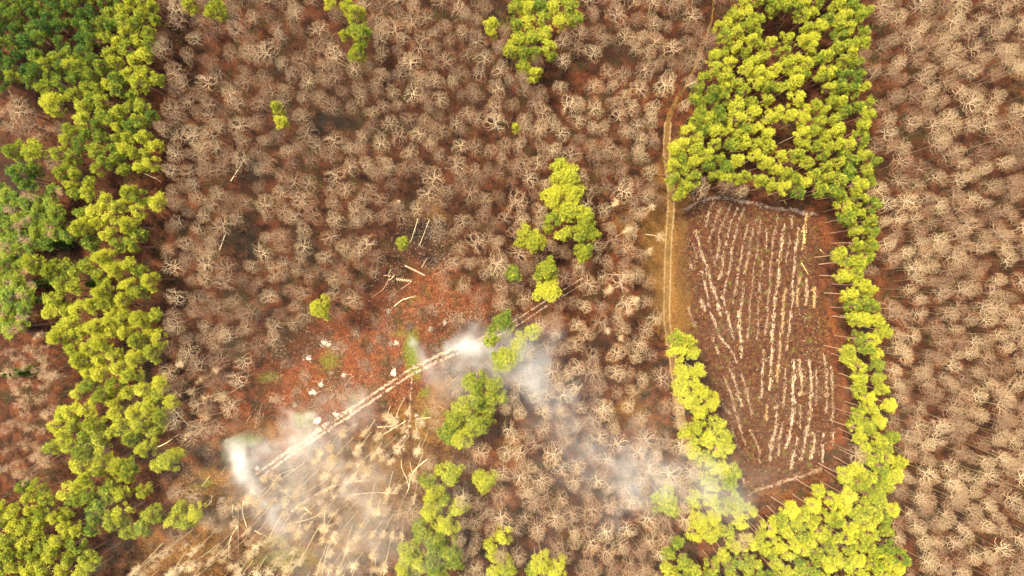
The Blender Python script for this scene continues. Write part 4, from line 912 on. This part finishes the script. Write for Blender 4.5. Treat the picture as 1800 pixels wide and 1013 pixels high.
tufts('green_grass', 'fresh green grass patches in the red clearing', [[(706, 590), (735, 575), (740, 640), (722, 655), (705, 640)], [(560, 630), (590, 628), (595, 650), (565, 655)], [(508, 725), (545, 720), (545, 745), (510, 745)], [(395, 770), (460, 768), (455, 785), (405, 790), (402, 830), (394, 825)], [(335, 838), (370, 840), (365, 865), (335, 860)]], 5200, [(0, (.08, .09, .012)), (.5, (.15, .17, .02)), (1, (.28, .27, .05))], 9)
tufts('field_moss', 'olive weeds speckling the furrowed clearing', [FIELD], 2400, [(0, (.05, .045, .015)), (.5, (.11, .09, .025)), (1, (.26, .19, .05))], 10, (.08, .3))
tufts('pale_grass', 'straw-coloured grass under the slender pale trees', [BIRCHZ[0], NOBARE[3]], 9000, [(0, (.16, .10, .035)), (.5, (.30, .20, .08)), (1, (.46, .36, .18))], 12)

# ------------------------------------------------------------------ smoke
def plume(name, label, p0, p1, w0, w1, z0, z1, t0, t1, dens, fade, color=(.93, .95, .97), group='smoke from the smouldering heaps', seed=0, head=.10):
    """p0 source, p1 downwind end (photo pixels); w half-width px; z centre height; t half-thickness m"""
    a = np.array(P(p0[0], p0[1], z0)); b_ = np.array(P(p1[0], p1[1], z1)); L = float(np.linalg.norm(b_[:2]-a[:2])); ang = math.atan2(b_[1]-a[1], b_[0]-a[0])
    W0, W1 = w0*MPP, w1*MPP
    mb = MB(); n = 20; ns = 14; v = []; f = []
    ss = np.linspace(-.12, 1.12, ns)
    for s in ss:
        e = 1.0 if -.05 < s < 1.05 else .55
        q = min(max(s, 0), 1); ww = (W0+(W1-W0)*q)*1.75*e; tt = (t0+(t1-t0)*q)*1.75*e; zz = z0+(z1-z0)*s
        for j in range(n):
            th = j/n*6.283; v.append((s*L, ww*math.cos(th), max(.05 + .02*abs(math.cos(th)), zz + tt*math.sin(th))))
    for i in range(ns-1):
        for j in range(n): f.append((i*n+j, i*n+(j+1) % n, (i+1)*n+(j+1) % n, (i+1)*n+j))
    mb.add(v, f); mb.f.append(np.array([list(range(n))[::-1], [(ns-1)*n+j for j in range(n)]])); mb.m.append(np.zeros(2, int))
    m = bpy.data.materials.new(name); m.use_nodes = True; t = m.node_tree; t.nodes.remove(t.nodes['Principled BSDF'])
    tc = N(t, 'ShaderNodeTexCoord'); ob = tc.outputs['Object']
    nz = N(t, 'ShaderNodeTexNoise'); nz.inputs['Scale'].default_value = .11; nz.inputs['Detail'].default_value = 2; 
    off = N(t, 'ShaderNodeVectorMath', operation='ADD'); off.inputs[1].default_value = (seed*13.7, seed*5.1, 0); t.links.new(ob, off.inputs[0]); t.links.new(off.outputs[0], nz.inputs['Vector'])
    wv = N(t, 'ShaderNodeVectorMath', operation='SUBTRACT'); wv.inputs[1].default_value = (.5, .5, .5); t.links.new(nz.outputs['Color'], wv.inputs[0])
    sc_ = N(t, 'ShaderNodeVectorMath', operation='SCALE'); sc_.inputs['Scale'].default_value = 1.6*(W0+W1); t.links.new(wv.outputs[0], sc_.inputs[0])
    wp = N(t, 'ShaderNodeVectorMath', operation='ADD'); t.links.new(ob, wp.inputs[0]); t.links.new(sc_.outputs[0], wp.inputs[1])
    sp = N(t, 'ShaderNodeSeparateXYZ'); t.links.new(wp.outputs[0], sp.inputs[0])
    s = mth(t, 'DIVIDE', sp.outputs[0], L); sc1 = mth(t, 'MULTIPLY', s, 1.0, clamp=True)
    ww = mth(t, 'MULTIPLY_ADD', sc1, W1-W0, W0); tt = mth(t, 'MULTIPLY_ADD', sc1, t1-t0, t0); zz = mth(t, 'MULTIPLY_ADD', s, z1-z0, z0)
    dy = mth(t, 'DIVIDE', sp.outputs[1], ww); dz = mth(t, 'DIVIDE', mth(t, 'SUBTRACT', sp.outputs[2], zz), tt)
    d2 = mth(t, 'ADD', mth(t, 'MULTIPLY', dy, dy), mth(t, 'MULTIPLY', dz, dz))
    g = mth(t, 'EXPONENT', mth(t, 'MULTIPLY', d2, -1.6))
    g = mth(t, 'MULTIPLY', g, maprange(t, s, -.08, head)); g = mth(t, 'MULTIPLY', g, mth(t, 'POWER', maprange(t, s, 1.08, .0), fade))
    wi = noise(t, off.outputs[0], .5, 4, .7); g = mth(t, 'MULTIPLY', g, maprange(t, wi, .32, .68, .3, 1.35))
    # conserve smoke: thinner as it spreads
    sp_ = mth(t, 'DIVIDE', W0*t0, mth(t, 'MULTIPLY', ww, tt)); g = mth(t, 'MULTIPLY', g, mth(t, 'POWER', sp_, .38))
    pv = N(t, 'ShaderNodeVolumePrincipled'); pv.inputs['Color'].default_value = (*color, 1); pv.inputs['Anisotropy'].default_value = .1
    t.links.new(mth(t, 'MULTIPLY', g, dens), pv.inputs['Density'])
    t.links.new(pv.outputs[0], t.nodes['Material Output'].inputs['Volume'])
    me = mb.mesh(name, m); o = link(name, me, None, (a[0], a[1], 0), ang)
    tag(o, label, 'smoke plume', group)
    return o
plume('smoke_plume', 'dense white smoke pouring over the smoky pines at the upper end of the skid track', (790, 600), (965, 650), 22, 56, 2.6, 18, 3.0, 5.5, .27, .55, seed=1)
plume('smoke_plume', 'thin smoke trailing down from the green patch across the skid track', (718, 598), (800, 700), 7, 34, 1.0, 9, 1.2, 3, .30, .7, seed=2)
plume('smoke_plume', 'faint smoke veil between the skid track and the clump below', (752, 640), (900, 672), 28, 34, 5, 14, 2.5, 3, .09, .5, seed=3)
plume('smoke_plume', 'thick white smoke at the lower left end of the skid track', (412, 780), (450, 885), 28, 34, 2.8, 6, 2.8, 3.5, .30, .5, seed=4, head=.25)
plume('smoke_plume', 'grey smoke sliding sideways along the skid track end', (425, 795), (570, 785), 20, 34, 2, 8, 2, 3, .12, .6, seed=5)
plume('smoke_plume', 'small wisp of smoke beside the largest ash heap', (517, 750), (580, 800), 5, 20, .8, 6, .8, 2.2, .2, .8, seed=6)
plume('smoke_plume', 'grey smoke spreading under the slender trees below the thick smoke', (450, 868), (520, 960), 30, 46, 5, 9, 2.5, 3, .15, .6, seed=7)
plume('smoke_plume', 'broad pale smoke drifting through the slender trees', (540, 730), (650, 1010), 80, 110, 9, 15, 4, 5, .082, .45, seed=8, color=(.98, .96, .91))
plume('smoke_plume', 'thin smoke band drifting over the bare wood towards the clearing', (925, 640), (1120, 890), 60, 56, 17, 19, 4, 4, .045, .3, seed=9)
plume('smoke_plume', 'pinkish smoke reaching the strip of pines', (1110, 795), (1320, 890), 50, 44, 17, 19, 4, 3.5, .075, .4, seed=10, color=(.99, .94, .88))
plume('smoke_plume', 'very thin warm haze lying over the lower middle woods', (200, 880), (1560, 850), 240, 240, 24, 26, 7, 7, .006, .5, seed=11, color=(1, .95, .82), head=.3)
